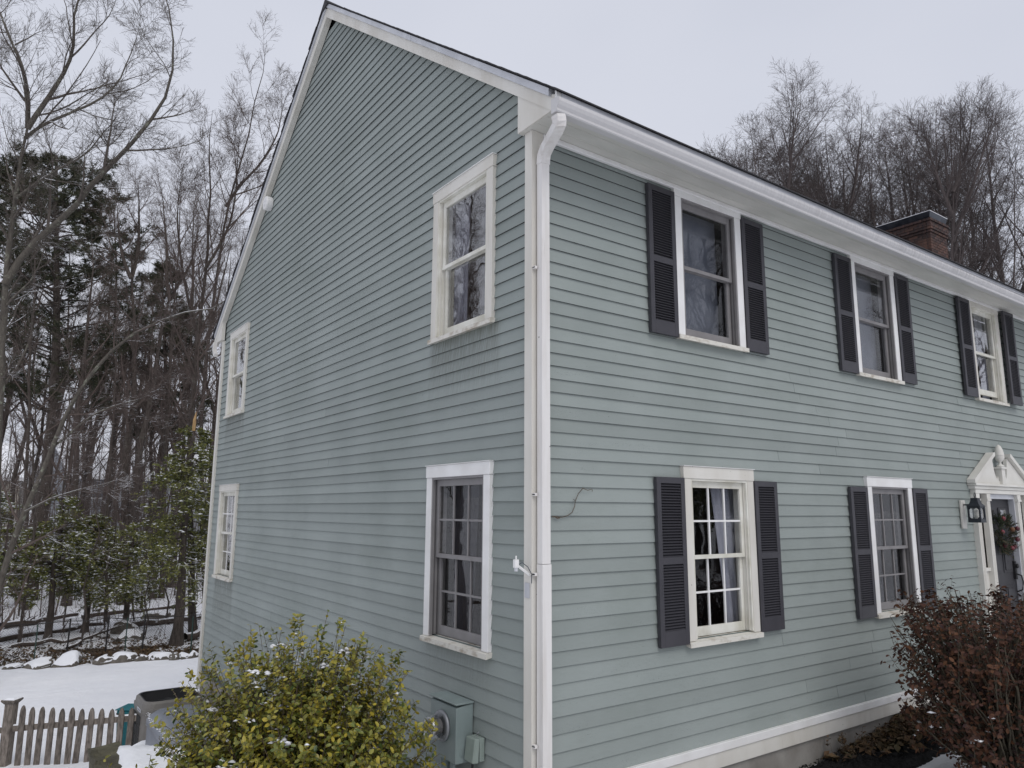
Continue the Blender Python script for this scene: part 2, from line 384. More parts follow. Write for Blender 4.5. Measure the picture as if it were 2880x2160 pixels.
def F_gable(u, w, z): return (-w, -u, z)

# ---------------------------------------------------------------- ground
def sm(a, b, x):
    t = np.clip((x - a) / (b - a), 0, 1); return t * t * (3 - 2 * t)
def gz(x, y, rough=True):
    x = np.asarray(x, float); y = np.asarray(y, float)
    z = np.interp(y, [-400, -60, -8, -1, 1.2, 3.2, 6.5, 9, 16, 26, 60, 110, 220, 600], [3, .6, .1, .1, -.02, -.42, -.95, -1.34, -1.42, -1.35, -.9, 0, 4, 14])
    # level snow bank in front of the generator, ending in a drop towards the fence
    dx, dy = x + 3.1346, y + 4.1079; dep_ = dx * .58394 + dy * .81180; lat = dx * .81180 - dy * .58394
    side = (lat + 4.42) * .808 + (dep_ - 8.45) * .589
    bank = sm(-.05, .07, side) * (1 - sm(8.36, 8.66, dep_)) * sm(4.5, 6.3, dep_)
    z = z + bank * np.maximum(0, (-.225 - z))
    apron = sm(-1.5, -1.1, x) * (1 - sm(.3, .7, x)) * sm(3, 4, y) * (1 - sm(7.0, 7.6, y)); z = z + apron * np.maximum(0, (-.70 - z))
    z = z + .55 * sm(1.5, 6, x) * sm(0.3, 2.0, y) * (1 - sm(9.5, 14, y))   # inside and under the house
    # far land rises a little to the right
    z = z + sm(8, 40, x) * sm(12, 50, y) * 1.0
    if rough:
        z = z + .02 * np.sin(x * 1.7 + .6 * y) * np.sin(y * 1.3 + 1) + .012 * np.sin(x * 4.1 - y * 2.3) + .05 * sm(16.5, 20, y) * np.sin(x * .9 + 2) * np.sin(y * .7)
    return z
def gh(x, y): return float(gz(x, y))
def build_ground():
    xs = np.concatenate([np.linspace(-600, -40, 16)[:-1], np.linspace(-40, -8, 20)[:-1], np.linspace(-8, 8, 170)[:-1], np.linspace(8, 60, 50)[:-1], np.linspace(60, 600, 16)])
    ys = np.concatenate([np.linspace(-400, -30, 10)[:-1], np.linspace(-30, -4, 18)[:-1], np.linspace(-4, 30, 300)[:-1], np.linspace(30, 110, 60)[:-1], np.linspace(110, 600, 14)])
    X, Y = np.meshgrid(xs, ys); Z = gz(X, Y)
    nx, ny = len(xs), len(ys)
    V = np.stack([X, Y, Z], -1).reshape(-1, 3)
    i, j = np.meshgrid(np.arange(nx - 1), np.arange(ny - 1)); a = (j * nx + i).ravel()
    F = np.stack([a, a + 1, a + nx + 1, a + nx], 1)
    o = mesh_np('ground', V, F, M['ground'], None, True)
    x, y = V[:, 0], V[:, 1]
    edge = 16.55 - .28 * (x - 0.2) + .15 * np.sin(x * 2.3)
    lit = sm(0, .35, y - edge) * (.62 - .40 * sm(1.0, 3.5, y - edge)) + .10 * sm(8, 30, y - edge) + .1 * np.sin(x * 1.9 + 1) * sm(0, .4, y - edge)
    lit = np.where(y < 14, -1.2, lit - .05)
    lit = lit - 1.0 * (y <= edge) * 1.0
    at = o.data.attributes.new('litter', 'FLOAT', 'POINT'); at.data.foreach_set('value', lit.astype(np.float32))
    tag(o, 'snow covered yard and woodland floor around the house', kind='structure')
build_ground()

# ---------------------------------------------------------------- the house
HL, HD, RY = 15.6, 8.82, 4.41
E_ = .1016
drift = [-0.03, -0.04, -0.06, -0.09, -0.12, -0.12, -0.12, -0.11, -0.13, -0.10, -0.13, -0.11, -0.12, -0.12, -0.10, -0.07, -0.03, 0.0, 0.02, 0.07, 0.10, 0.13, 0.16, 0.20, 0.24, 0.24, 0.19, 0.18, 0.17, 0.18, 0.15, 0.13, 0.13, 0.11, 0.10, 0.07, 0.05, -0.0, -0.07, -0.12, -0.18, -0.28, -0.37]
rows = {0: 5.08}
for k_, d_ in enumerate(drift): rows[k_ + 1] = (50 - (k_ + 1) + .0 + (d_ if d_ > 0 else d_)) * E_
# the lowest measured courses sit slightly wider apart
rows[43] = .668; rows[44] = .561
for k_ in range(45, 60): rows[k_] = rows[k_ - 1] - .107
for k_ in range(-1, -42, -1): rows[k_] = rows[k_ + 1] + E_
SL = .766
def rake_top(y):  # top line of the rake trim
    return 5.337 + ((y if y < RY else 2 * RY - y) + .302) * SL
house = thing('house', (0, 0, 0), 'two storey sage green clapboard house with white trim and charcoal shutters', 'house')
front_wall = MB(); gable_wall = MB()
FW = [(1.60, 2.44, 1.27, 2.60), (4.46, 5.32, 1.27, 2.60), (1.60, 2.44, 3.78, 5.10), (4.46, 5.32, 3.78, 5.10), (7.37, 8.22, 3.78, 5.10), (6.95, 8.49, .40, 2.60),
      (10.32, 11.16, 1.27, 2.60), (10.32, 11.16, 3.78, 5.10), (13.2, 14.0, 1.27, 2.60), (13.2, 14.0, 3.78, 5.10)]
GW = [(-1.42, -.55, 1.27, 2.60), (-1.42, -.55, 3.78, 5.10), (-8.25, -7.36, 1.27, 2.60), (-8.25, -7.36, 3.78, 5.10)]
def cells(mb, fr, u0, u1, z0, z1, holes, w0, w1):
    us = sorted({u0, u1} | {h[0] for h in holes} | {h[1] for h in holes}); zs = sorted({z0, z1} | {h[2] for h in holes} | {h[3] for h in holes})
    for a, b in zip(us, us[1:]):
        run = None
        for c, d in zip(zs, zs[1:]):
            hole = any(h[0] <= (a + b) / 2 <= h[1] and h[2] <= (c + d) / 2 <= h[3] for h in holes)
            if hole:
                if run: mb.fbox(fr, a, b, w0, w1, run[0], run[1]); run = None
            else: run = (run[0] if run else c, d)
        if run: mb.fbox(fr, a, b, w0, w1, run[0], run[1])
cells(front_wall, F_front, .03, HL, .3, 5.2, FW, -.15, -.016)
cells(gable_wall, F_gable, -HD + .03, -.16, -.3, 5.2, GW, -.15, -.016)
gable_wall.prism([(.016, .2, 5.201), (.15, .2, 5.201), (.15, HD - .2, 5.201), (.016, HD - .2, 5.201)][:4], [(.016, RY - .01, 8.6), (.15, RY - .01, 8.6), (.15, RY + .01, 8.6), (.016, RY + .01, 8.6)])
front_wall = front_wall.build('front_wall', M['sheath'], house)
gable_wall = gable_wall.build('gable_wall', M['sheath'], house)
b = MB(); b.box(HL, HL + .15, .01, HD, .3, 5.2); b.prism([(HL, .0, 5.201), (HL + .15, .0, 5.201), (HL + .15, HD, 5.201), (HL, HD, 5.201)], [(HL, RY - .01, 8.7), (HL + .15, RY - .01, 8.7), (HL + .15, RY + .01, 8.7), (HL, RY + .01, 8.7)]).build('right_gable_wall', M['siding'], house)
MB().box(.16, HL - .002, HD - .15, HD - .002, -.3, 5.2).build('rear_wall', M['siding'], house)
MB().box(.15, HL, .15, HD - .16, 2.75, 2.80).build('upper_floor', M['room'], house)

def subtract(segs, a, b):
    out = []
    for s, e in segs:
        if b <= s or a >= e: out.append((s, e)); continue
        if s < a: out.append((s, a))
        if b < e: out.append((b, e))
    return out
CLIP_F = [(1.565, 2.475, 1.235, 2.65), (4.425, 5.355, 1.235, 2.65), (1.565, 2.475, 3.755, 5.2), (4.425, 5.355, 3.755, 5.2), (7.335, 8.255, 3.755, 5.2), (6.93, 8.51, 0, 2.66),
          (10.285, 11.195, 1.235, 2.65), (10.285, 11.195, 3.755, 5.2)]
CLIP_G = [(-1.465, -.505, 1.235, 2.655), (-1.465, -.505, 3.755, 5.165), (-8.295, -7.32, 1.235, 2.655), (-8.295, -7.32, 3.755, 5.165), (-2.0, 1, -1, .235)]
def clapboards(fr, parent, u0, u1, ks, clips, lim=None, maxlen=4.6, skip_far=None):
    r = random.Random(3)
    for k in ks:
        zb, zt = rows[k], rows[k - 1] + .010
        dz = r.uniform(-.0012, .0012); zb += dz
        segs = [(u0, u1)]
        a_b, b_b = u0, u1
        if lim:
            segs = [lim(zb)]
            if segs[0][1] - segs[0][0] < .12: continue
        for c in clips:
            if c[2] < (zb + zt) / 2 < c[3]: segs = subtract(segs, c[0] - .0, c[1] + .0)
        out = []
        for s, e in segs:
            while e - s > maxlen * 1.15:
                ln = r.uniform(.55, 1.0) * maxlen; out.append((s, s + ln)); s += ln + .004
            out.append((s, e))
        for s, e in out:
            if e - s < .02: continue
            ls = lim(zt) if lim else None
            st, et = s, e
            if ls: st, et = max(s, ls[0]), min(e, ls[1])
            if et - st < .02: et = st + .02
            j = r.uniform(-.0016, .0016); wz = r.uniform(-.0018, .0018)
            # wedge section: thick butt at the bottom, thin head tucked under the course above
            me = MB().prism([fr(s, -.0155, zb + wz), fr(e, -.0155, zb - wz), fr(e, -.0006 + j, zb - wz + r.uniform(-.0008, .0008)), fr(s, -.0006 + j, zb + wz + r.uniform(-.0008, .0008))],
                            [fr(st, -.0155, zt), fr(et, -.0155, zt), fr(et, -.0145, zt), fr(st, -.0145, zt)])
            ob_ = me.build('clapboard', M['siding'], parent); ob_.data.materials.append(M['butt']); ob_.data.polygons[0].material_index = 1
clapboards(F_front, front_wall, .075, 9.40, range(0, 46), CLIP_F, maxlen=4.4)
_b = MB()
for k in range(0, 46):
    for s_, e_ in ([(9.403, HL)] if not (1.235 < rows[k] + .05 < 2.65 or rows[k] + .05 > 3.755) else [(9.403, 10.285), (11.195, HL)]):
        _b.prism([F_front(s_, -.0155, rows[k]), F_front(e_, -.0155, rows[k]), F_front(e_, 0, rows[k]), F_front(s_, 0, rows[k])], [F_front(s_, -.0155, rows[k - 1] + .01), F_front(e_, -.0155, rows[k - 1] + .01), F_front(e_, -.0145, rows[k - 1] + .01), F_front(s_, -.0145, rows[k - 1] + .01)])
_b.build('clapboards', M['siding'], front_wall, kind='stuff')
def glim(z):
    # v = -y ; boards run under the rake boards
    yl = max(.058, .03 + (z - 5.42) / .76 - .06) if z > 5.30 else .058
    return (-(2 * RY - yl), -yl)
clapboards(F_gable, gable_wall, -HD, -.06, range(-34, 52), CLIP_G, lim=glim, maxlen=5.6)

# corner boards
MB().prism([(-.026, -.028, .40), (.082, -.028, .40), (.082, .014, .40), (.014, .014, .40), (.014, .060, .40), (-.026, .060, .40)], [(-.026, -.028, 5.147), (.082, -.028, 5.147), (.082, .014, 5.147), (.014, .014, 5.147), (.014, .060, 5.147), (-.026, .060, 5.147)]).build('corner_board', M['white'], house)
MB().prism([(-.024, -.026, .05), (.08, -.026, .05), (.08, .012, .05), (.012, .012, .05), (.012, .058, .05), (-.024, .058, .05)], [(-.024, -.026, .398), (.08, -.026, .398), (.08, .012, .398), (.012, .012, .398), (.012, .058, .398), (-.024, .058, .398)]).build('corner_board', M['white2'], house)
MB().box(-.026, .016, HD - .075, HD + .03, -.52, 5.147).build('corner_board', M['white'], house)
# water table + skirt board + foundation
MB().box(.084, 6.85, -.030, .016, .392, .456).build('water_table', M['white2'], house, bevel=.003)
MB().box(8.6, HL, -.030, .016, .392, .456).build('water_table', M['white2'], house, bevel=.003)
MB().box(.084, 6.85, -.018, .016, .272, .390).build('skirt_board', M['white'], house)
MB().box(8.6, HL, -.018, .016, .272, .390).build('skirt_board', M['white'], house)
MB().box(.02, 6.85, .012, .25, -.4, .270).box(8.6, HL, .012, .25, -.4, .270).build('foundation', M['concrete'], house)
MB().box(.022, .25, .252, HD - .01, -2.0, .24).build('foundation', M['concrete'], house)

# soffit, bead, fascia, roof
MB().box(-.06, HL + .1, -.345, .012, 5.150, 5.165).build('soffit', M['soffit'], house)
for k in range(2):
    MB().box(-.05, HL, -.125 - .115 * k, -.121 - .115 * k, 5.147, 5.1499).build('soffit_batten', M['soffit'], house)
MB().box(.084, HL, -.038, -.001, 5.108, 5.1495).build('frieze_bead', M['white2'], house, bevel=.006)
MB().box(-.03, HL + .1, -.372, -.347, 5.152, 5.272).build('fascia', M['white2'], house)
MB().box(-.03, HL + .1, -.398, -.373, 5.222, 5.285).build('drip_edge', M['alu'], house)
# cornice return box end (the pork chop) on the gable side
MB().prism([(-.072, .095, 5.152), (-.072, -.365, 5.152), (-.072, -.365, 5.26), (-.072, .095, 5.47)], [(-.014, .095, 5.152), (-.014, -.365, 5.152), (-.014, -.365, 5.26), (-.014, .095, 5.47)]).build('cornice_return', M['white'], house, bevel=.002)
MB().prism([(-.072, HD - .095, 5.152), (-.072, HD + .365, 5.152), (-.072, HD + .365, 5.26), (-.072, HD - .095, 5.47)], [(-.014, HD - .095, 5.152), (-.014, HD + .365, 5.152), (-.014, HD + .365, 5.26), (-.014, HD - .095, 5.47)]).build('cornice_return', M['white'], house, bevel=.002)
MB().box(-.074, -.02, -.385, -.366, 5.152, 5.30).build('return_trim', M['white2'], house)
def mir(y): return 2 * RY - y
for s in (0, 1):
    f = (lambda y: y) if s == 0 else mir
    def L(y, off): return 5.337 + (y + .302) * SL - off
    ye = -.364
    # lower rake board
    MB().prism([(-.078, f(ye), L(ye, .066)), (-.078, f(RY), L(RY, .066)), (-.078, f(RY), L(RY, .208)), (-.078, f(ye), L(ye, .17))],
               [(-.002, f(ye), L(ye, .066)), (-.002, f(RY), L(RY, .066)), (-.002, f(RY), L(RY, .208)), (-.002, f(ye), L(ye, .17))]).build('rake_board', M['white'], house)
    # upper shadow board in white aluminium, in two lengths
    for (ya, yb) in ((ye + .045, 1.9), (1.905, RY)):
        MB().prism([(-.096, f(ya), L(ya, .002)), (-.096, f(yb), L(yb, .002)), (-.096, f(yb), L(yb, .065)), (-.096, f(ya), L(ya, .065))],
                   [(-.002, f(ya), L(ya, .002)), (-.002, f(yb), L(yb, .002)), (-.002, f(yb), L(yb, .065)), (-.002, f(ya), L(ya, .065))]).build('rake_trim', M['alu'], house)
    deck = MB().prism([(-.09, f(-.40), L(-.40, .0)), (-.09, f(RY), L(RY, .0)), (-.09, f(RY), L(RY, -.012)), (-.09, f(-.40), L(-.40, -.012))],
               [(HL + .25, f(-.40), L(-.40, .0)), (HL + .25, f(RY), L(RY, .0)), (HL + .25, f(RY), L(RY, -.012)), (HL + .25, f(-.40), L(-.40, -.012))]).build('roof_deck', M['roof'], house)
    if s == 0: roof = deck
    # shingle courses: lapped strips, uneven at the rake
    n = 43; y0 = -.425
    for k in range(n):
        ya = y0 + k * .113; yb = min(ya + .15, RY)
        if ya > RY - .03: break
        x0 = -.112 + rnd.uniform(-.010, .008); j = rnd.uniform(0, .004)
        MB().prism([(x0, f(ya), L(ya, -.024 - j)), (x0, f(yb), L(yb, -.015)), (x0, f(yb), L(yb, -.013)), (x0, f(ya), L(ya, -.012))],
                   [(HL + .27, f(ya), L(ya, -.024 - j)), (HL + .27, f(yb), L(yb, -.015)), (HL + .27, f(yb), L(yb, -.013)), (HL + .27, f(ya), L(ya, -.012))]).build('shingle_course', M['roof'], deck)
for k in range(60):
    x = -.115 + k * .27
    MB().prism([(x, RY - .14, rake_top(RY) - .14 * SL + .028), (x, RY, rake_top(RY) + .045), (x, RY + .14, rake_top(RY) - .14 * SL + .028)],
               [(x + .3, RY - .14, rake_top(RY) - .14 * SL + .022), (x + .3, RY, rake_top(RY) + .037), (x + .3, RY + .14, rake_top(RY) - .14 * SL + .022)]).build('ridge_cap', M['roof'], roof)
# K-style gutter
gp = [(-.399, 5.165), (-.399, 5.052), (-.455, 5.050), (-.464, 5.058), (-.460, 5.078), (-.478, 5.096), (-.490, 5.120), (-.490, 5.146), (-.481, 5.152), (-.477, 5.146), (-.479, 5.121), (-.447, 5.078), (-.448, 5.062), (-.405, 5.062), (-.405, 5.165)]
gb = MB(); gb.prism([(-.135, y, z + .012) for y, z in gp], [(HL + .2, y, z - .03) for y, z in gp]); gut = gb.build('gutter', M['gutter'], house)
MB().prism([(-.1375, y, z + .012) for y, z in gp[:9]], [(-.1355, y, z + .012) for y, z in gp[:9]]).build('gutter_end_cap', M['gutter'], gut)
# gutter debris
# downspout: outlet, two elbows, long rectangular pipe
def rect_sweep(pts, hw, hd, name, m, parent, ribs=False):
    s = MB(); base = 0; rings = []
    P = [Vector(p) for p in pts]
    for i, p in enumerate(P):
        d = (P[min(i + 1, len(P) - 1)] - P[max(i - 1, 0)]).normalized()
        a = Vector((1, 0, 0)); a = (a - d * a.dot(d)).normalized(); bb = d.cross(a)
        sec = [(-1, -1), (-.35, -1), (-.3, -.9), (.3, -.9), (.35, -1), (1, -1), (1, 1), (-1, 1)]
        k = 1.0 + (.03 if ribs and i % 2 else 0)
        rings.append([tuple(p + a * hw * k * q[0] + bb * hd * k * q[1]) for q in sec])
    n = 8
    for r_ in rings: s.v += r_
    for i in range(len(rings) - 1):
        for j in range(n): s.f.append((i * n + j, i * n + (j + 1) % n, (i + 1) * n + (j + 1) % n, (i + 1) * n + j))
    s.f.append(tuple(range(n))[::-1]); s.f.append(tuple((len(rings) - 1) * n + j for j in range(n)))
    return s.build(name, m, parent)
ds = rect_sweep([(.045, -.075, 4.88), (.045, -.075, 1.93)], .036, .029, 'downspout', M['spout'], house)
rect_sweep([(.045, -.077, 1.927), (.045, -.077, .05)], .039, .032, 'lower_pipe', M['spout'], ds)
el = [(-.098, -.430, 5.055), (-.092, -.430, 5.035), (-.086, -.428, 5.015), (-.080, -.418, 5.000), (-.070, -.395, 4.990), (-.058, -.360, 4.983), (-.040, -.310, 4.977), (-.022, -.260, 4.970), (-.002, -.205, 4.963), (.018, -.150, 4.955), (.032, -.112, 4.943), (.041, -.088, 4.925), (.045, -.078, 4.900), (.045, -.075, 4.865)]
rect_sweep(el, .039, .032, 'elbow', M['spout'], ds, True)
for z in (4.05, 2.40, 1.86, .76):
    MB().box(-.022, .001, -.060, -.029, z - .010, z + .010).box(-.022, .001, -.0605, -.0285, z - .004, z + .004).build('strap', M['spout'], ds)
# small spout stub at the far eave
rect_sweep([(-.10, HD + .20, 5.15), (-.10, HD + .20, 5.02), (-.10, HD + .15, 4.95), (-.10, HD + .07, 4.90)], .03, .03, 'rear_spout', M['spout'], house)

# ---------------------------------------------------------------- windows
def window(fr, u0, u1, z0, z1, style, open_=0.0, curtain='side', head=.10, grid=None, label=None, under_frieze=False, glass='glass', room='room', sidehide=None):
    """outer casing box u0..u1, z0..z1 ; returns the casing object"""
    cas = .085
    c = MB()
    c.fbox(fr, u0, u0 + cas, -.015, .026, z0 + .045, z1 - head - .001); c.fbox(fr, u1 - cas, u1, -.015, .026, z0 + .045, z1 - head - .001)
    c.fbox(fr, u0 - .008, u1 + .008, -.015, .030, z1 - head, z1)
    win = c.build('window', M['white2'] if style != 'cream' else M['white'], house, bevel=.002, label=label)
    if not under_frieze: MB().fbox(fr, u0 - .014, u1 + .014, -.010, .040, z1 + .001, z1 + .006).build('drip_cap', M['white2'], win)
    MB().prism([fr(u0 - .012, -.10, z0 + .028), fr(u1 + .012, -.10, z0 + .028), fr(u1 + .012, .048, z0), fr(u0 - .012, .048, z0)],
               [fr(u0 - .012, -.10, z0 + .058), fr(u1 + .012, -.10, z0 + .058), fr(u1 + .012, .048, z0 + .038), fr(u0 - .012, .048, z0 + .038)]).build('sill', M['weather'], win)
    a, b2, lo, hi = u0 + cas, u1 - cas, z0 + .058, z1 - head
    sm_ = M['grey'] if style == 'grey' else M['cream']
    jm = M['grey'] if style == 'grey' else M['cream']
    j = MB(); j.fbox(fr, a, a + .018, -.12, .020, lo, hi); j.fbox(fr, b2 - .018, b2, -.12, .020, lo, hi); j.fbox(fr, a + .018, b2 - .018, -.12, .020, hi - .018, hi)
    j.build('jamb', jm, win)
    for s_, e_ in ((a + .018, a + .026), (b2 - .026, b2 - .018)):
        t = MB()
        t.fbox(fr, s_, e_, -.045, -.038, lo, hi - .018); t.build('track', M['greydk'] if style == 'grey' else M['white'], win)
        t = MB(); t.fbox(fr, s_, e_, -.012, -.004, lo, hi - .018)
        t.build('track', M['greydk'] if style == 'grey' else M['white'], win)
    a += .018; b2 -= .018; hi -= .018
    mid = (lo + hi) / 2
    for si, (zl, zh, w) in enumerate(((mid - .012, hi, -.030), (lo + open_, mid + .018 + open_ * .5, -.062))):
        st, top, bot = .045, (.055 if si == 0 else .030), (.034 if si == 0 else .075)
        s = MB(); s.fbox(fr, a + .001, a + st, w - .012, w + .014, zl, zh); s.fbox(fr, b2 - st, b2 - .001, w - .012, w + .014, zl, zh)
        s.fbox(fr, a + st, b2 - st, w - .012, w + .0135, zh - top, zh); s.fbox(fr, a + st, b2 - st, w - .012, w + .0135, zl, zl + bot)
        sash = s.build('sash', sm_, win, bevel=.002)
        ga, gb_, gl, gt = a + st, b2 - st, zl + bot, zh - top
        cols, rws = grid if grid else (1, 1)
        for i in range(cols):
            for k in range(rws):
                ua, ub = ga + (gb_ - ga) * i / cols, ga + (gb_ - ga) * (i + 1) / cols; za, zb = gl + (gt - gl) * k / rws, gl + (gt - gl) * (k + 1) / rws
                MB().fbox(fr, ua - .001, ub + .001, w - .004 - .0003 * ((i + k) % 2), w - .001 - .0003 * ((i + k) % 2), za - .001, zb + .001).build('pane', M[glass], win)
        for i in range(1, cols):
            u = ga + (gb_ - ga) * i / cols; MB().fbox(fr, u - .008, u + .008, w - .008, w + .007, gl, gt).build('muntin', M['grey'] if style == 'grey' else M['white2'], win)
        for k in range(1, rws):
            z = gl + (gt - gl) * k / rws; MB().fbox(fr, ga, gb_, w - .007, w + .006, z - .008, z + .008).build('muntin', M['grey'] if style == 'grey' else M['white2'], win)
    # room behind, curtains
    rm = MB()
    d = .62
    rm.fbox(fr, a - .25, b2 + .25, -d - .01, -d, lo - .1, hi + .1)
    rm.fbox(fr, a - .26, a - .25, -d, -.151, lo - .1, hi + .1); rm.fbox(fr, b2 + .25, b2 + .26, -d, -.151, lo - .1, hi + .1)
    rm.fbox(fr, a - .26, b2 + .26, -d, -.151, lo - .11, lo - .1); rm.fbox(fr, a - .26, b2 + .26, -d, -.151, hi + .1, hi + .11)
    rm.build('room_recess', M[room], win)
    def curt(ua, ub, m, ub2=None):
        n = 22; V = []; Fc = []
        ub2 = ub if ub2 is None else ub2
        for zi, z in enumerate((hi + .02, (hi + lo) / 2, lo - .02)):
            e = ub + (ub2 - ub) * zi / 2
            for i in range(n + 1):
                tt = i / n; V.append(fr(ua + (e - ua) * tt, -.16 + .014 * math.sin(tt * 26 + zi * .4), z))
        for zi in range(2):
            for i in range(n): k = zi * (n + 1) + i; Fc.append((k, k + 1, k + n + 2, k + n + 1))
        s = MB(); s.v = V; s.f = Fc; s.build('curtain', m, win, smooth=True)
    W = b2 - a
    if curtain == 'side': curt(a, a + W * .2, M['curtain'], a + W * .12)
    if curtain == 'left_edge': curt(a, a + W * .34, M['curtain'], a + W * .30)
    if curtain == 'right': curt(b2 + .24, b2 - W * .40, M['curtain'], b2 - W * .16)
    if curtain == 'full': curt(a, b2, M['curtain_dk'])
    if curtain == 'dark': curt(a + W * .1, a + W * .62, M['curtain_dk'], a + W * .5)
    if curtain == 'sidescreen': curt(a, a + W * .2, M['curtain'], a + W * .10)
    if curtain in ('screen', 'sidescreen'): MB().fbox(fr, a, b2, -.20, -.198, lo - .02, hi + .02).build('screen', M['screen'], win)
    if curtain == 'both': curt(a, a + W * .25, M['curtain_dk']); curt(b2 - W * .3, b2, M['curtain'])
    return win
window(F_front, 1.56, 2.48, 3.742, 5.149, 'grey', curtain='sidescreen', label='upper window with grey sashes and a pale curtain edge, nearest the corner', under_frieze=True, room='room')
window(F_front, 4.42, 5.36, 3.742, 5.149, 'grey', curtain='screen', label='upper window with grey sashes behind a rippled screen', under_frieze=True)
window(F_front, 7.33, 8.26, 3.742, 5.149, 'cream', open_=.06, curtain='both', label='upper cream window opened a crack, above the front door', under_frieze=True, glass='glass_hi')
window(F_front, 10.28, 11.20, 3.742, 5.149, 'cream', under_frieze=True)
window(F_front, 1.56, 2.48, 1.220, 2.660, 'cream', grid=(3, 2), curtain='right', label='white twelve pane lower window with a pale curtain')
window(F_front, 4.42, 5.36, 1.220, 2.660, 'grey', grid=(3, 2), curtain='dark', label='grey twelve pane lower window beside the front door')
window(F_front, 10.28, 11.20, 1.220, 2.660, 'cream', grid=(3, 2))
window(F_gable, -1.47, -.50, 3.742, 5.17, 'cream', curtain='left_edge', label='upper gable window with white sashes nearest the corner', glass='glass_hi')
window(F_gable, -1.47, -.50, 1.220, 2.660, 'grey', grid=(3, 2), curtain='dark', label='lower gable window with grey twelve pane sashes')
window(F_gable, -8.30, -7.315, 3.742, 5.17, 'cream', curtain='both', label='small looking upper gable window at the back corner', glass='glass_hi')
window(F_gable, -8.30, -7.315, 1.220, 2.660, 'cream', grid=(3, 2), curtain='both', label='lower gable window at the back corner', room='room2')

# ---------------------------------------------------------------- shutters
LOUV = {}
def shutter(u0, z0, z1, wd=.332, single=True, tilt=0.0, out=.004):
    # built around its own base so that pieces can share meshes
    x0, x1 = u0, u0 + wd; H = z1 - z0
    y0, y1 = -out, -out - .034
    s = MB(); st = .048
    b_, mdl, tp = .115, .055, .050
    s.box(x0, x0 + st, y1, y0, z0, z1); s.box(x1 - st, x1, y1, y0, z0, z1)
    zm = z0 + H * .475
    for a, c in ((z0, z0 + b_), (zm, zm + mdl), (z1 - tp, z1)): s.box(x0 + st, x1 - st, y1, y0, a, c)
    s.box(x0 + st, x1 - st, y0 - .004, y0 - .001, z0 + b_, zm); s.box(x0 + st, x1 - st, y0 - .004, y0 - .001, zm + mdl, z1 - tp)
    sh = s.build('shutter', M['shutter'], house, bevel=.003)
    lw = wd - 2 * st
    me = LOUV.get(round(lw, 3))
    if me is None:
        me = bpy.data.meshes.new('louver')
        v = []; P = [(-.006, .0), (-.031, -.020), (-.033, -.017), (-.008, .003)]
        for x in (0, lw): v += [(x, p[0], p[1]) for p in P]
        me.from_pydata(v, [], [(0, 1, 2, 3), (7, 6, 5, 4), (0, 4, 5, 1), (1, 5, 6, 2), (2, 6, 7, 3), (3, 7, 4, 0)]); me.materials.append(M['shutter']); LOUV[round(lw, 3)] = me
    bulk = MB()
    for a, c in ((z0 + b_, zm), (zm + mdl, z1 - tp)):
        n = int(round((c - a) / .0222))
        for i in range(n):
            z = a + (i + .9) * (c - a) / n
            if single: link('louver', me, sh, (x0 + st, y0, z))
            else:
                k = len(bulk.v); bulk.v += [(q.co.x + x0 + st, q.co.y + y0, q.co.z + z) for q in me.vertices]; bulk.f += [tuple(k + j for j in p.vertices) for p in me.polygons]
    if bulk.v: bulk.build('louvers', M['shutter'], sh, kind='stuff')
    if tilt:
        for o in [sh]: pass
    return sh
shutter(1.217, 3.752, 5.068); shutter(2.486, 3.765, 5.072)
shutter(4.083, 3.762, 5.062, single=False); shutter(5.368, 3.778, 5.085, single=False)
s3 = shutter(6.967, 3.775, 5.090, single=False, out=.02); s4 = shutter(8.285, 3.775, 5.105, single=False, out=.055)
shutter(9.95, 3.77, 5.08, single=False)
shutter(1.221, 1.250, 2.562); shutter(2.486, 1.257, 2.562)
shutter(4.068, 1.240, 2.548); shutter(5.366, 1.245, 2.555, single=False)
shutter(9.95, 1.25, 2.555, single=False)

# ---------------------------------------------------------------- entry
ent = MB(); CX = 7.72
ent.box(6.86, 8.58, -.075, .01, 2.585, 2.625).box(6.84, 8.60, -.10, .01, 2.626, 2.655).box(6.90, 8.54, -.06, .01, 2.53, 2.584)
entry = ent.build('entry_surround', M['doorwhite'], house, bevel=.004)
for a, b2 in ((6.90, 6.985), (7.205, 7.295), (8.145, 8.235), (8.455, 8.54)):
    MB().box(a, b2, -.055, .014, .35, 2.50).build('pilaster', M['doorwhite'], entry, bevel=.003)
    MB().box(a - .012, b2 + .012, -.068, .012, 2.44, 2.465).box(a - .006, b2 + .006, -.062, .012, 2.466, 2.528).build('capital', M['doorwhite'], entry)
    f = MB()
    for q in (.25, .5, .75): f.box(a + (b2 - a) * q - .005, a + (b2 - a) * q + .005, -.0575, -.0552, .6, 2.42)
    f.build('fluting', M['white'], entry)
for a, b2 in ((6.985, 7.205), (8.235, 8.455)):
    MB().box(a, b2, .030, .045, 1.62, 2.50).build('sidelight', M['sheer'], entry)
    MB().box(a + .001, b2 - .001, .020, .023, 1.62, 2.50).build('sidelight_glass', M['glass'], entry)
    MB().box(a, b2, -.02, .045, 1.575, 1.615).build('sidelight_sill', M['doorwhite'], entry)
    MB().box(a, b2, .010, .045, .35, 1.57).build('sidelight_panel', M['doorwhite'], entry)
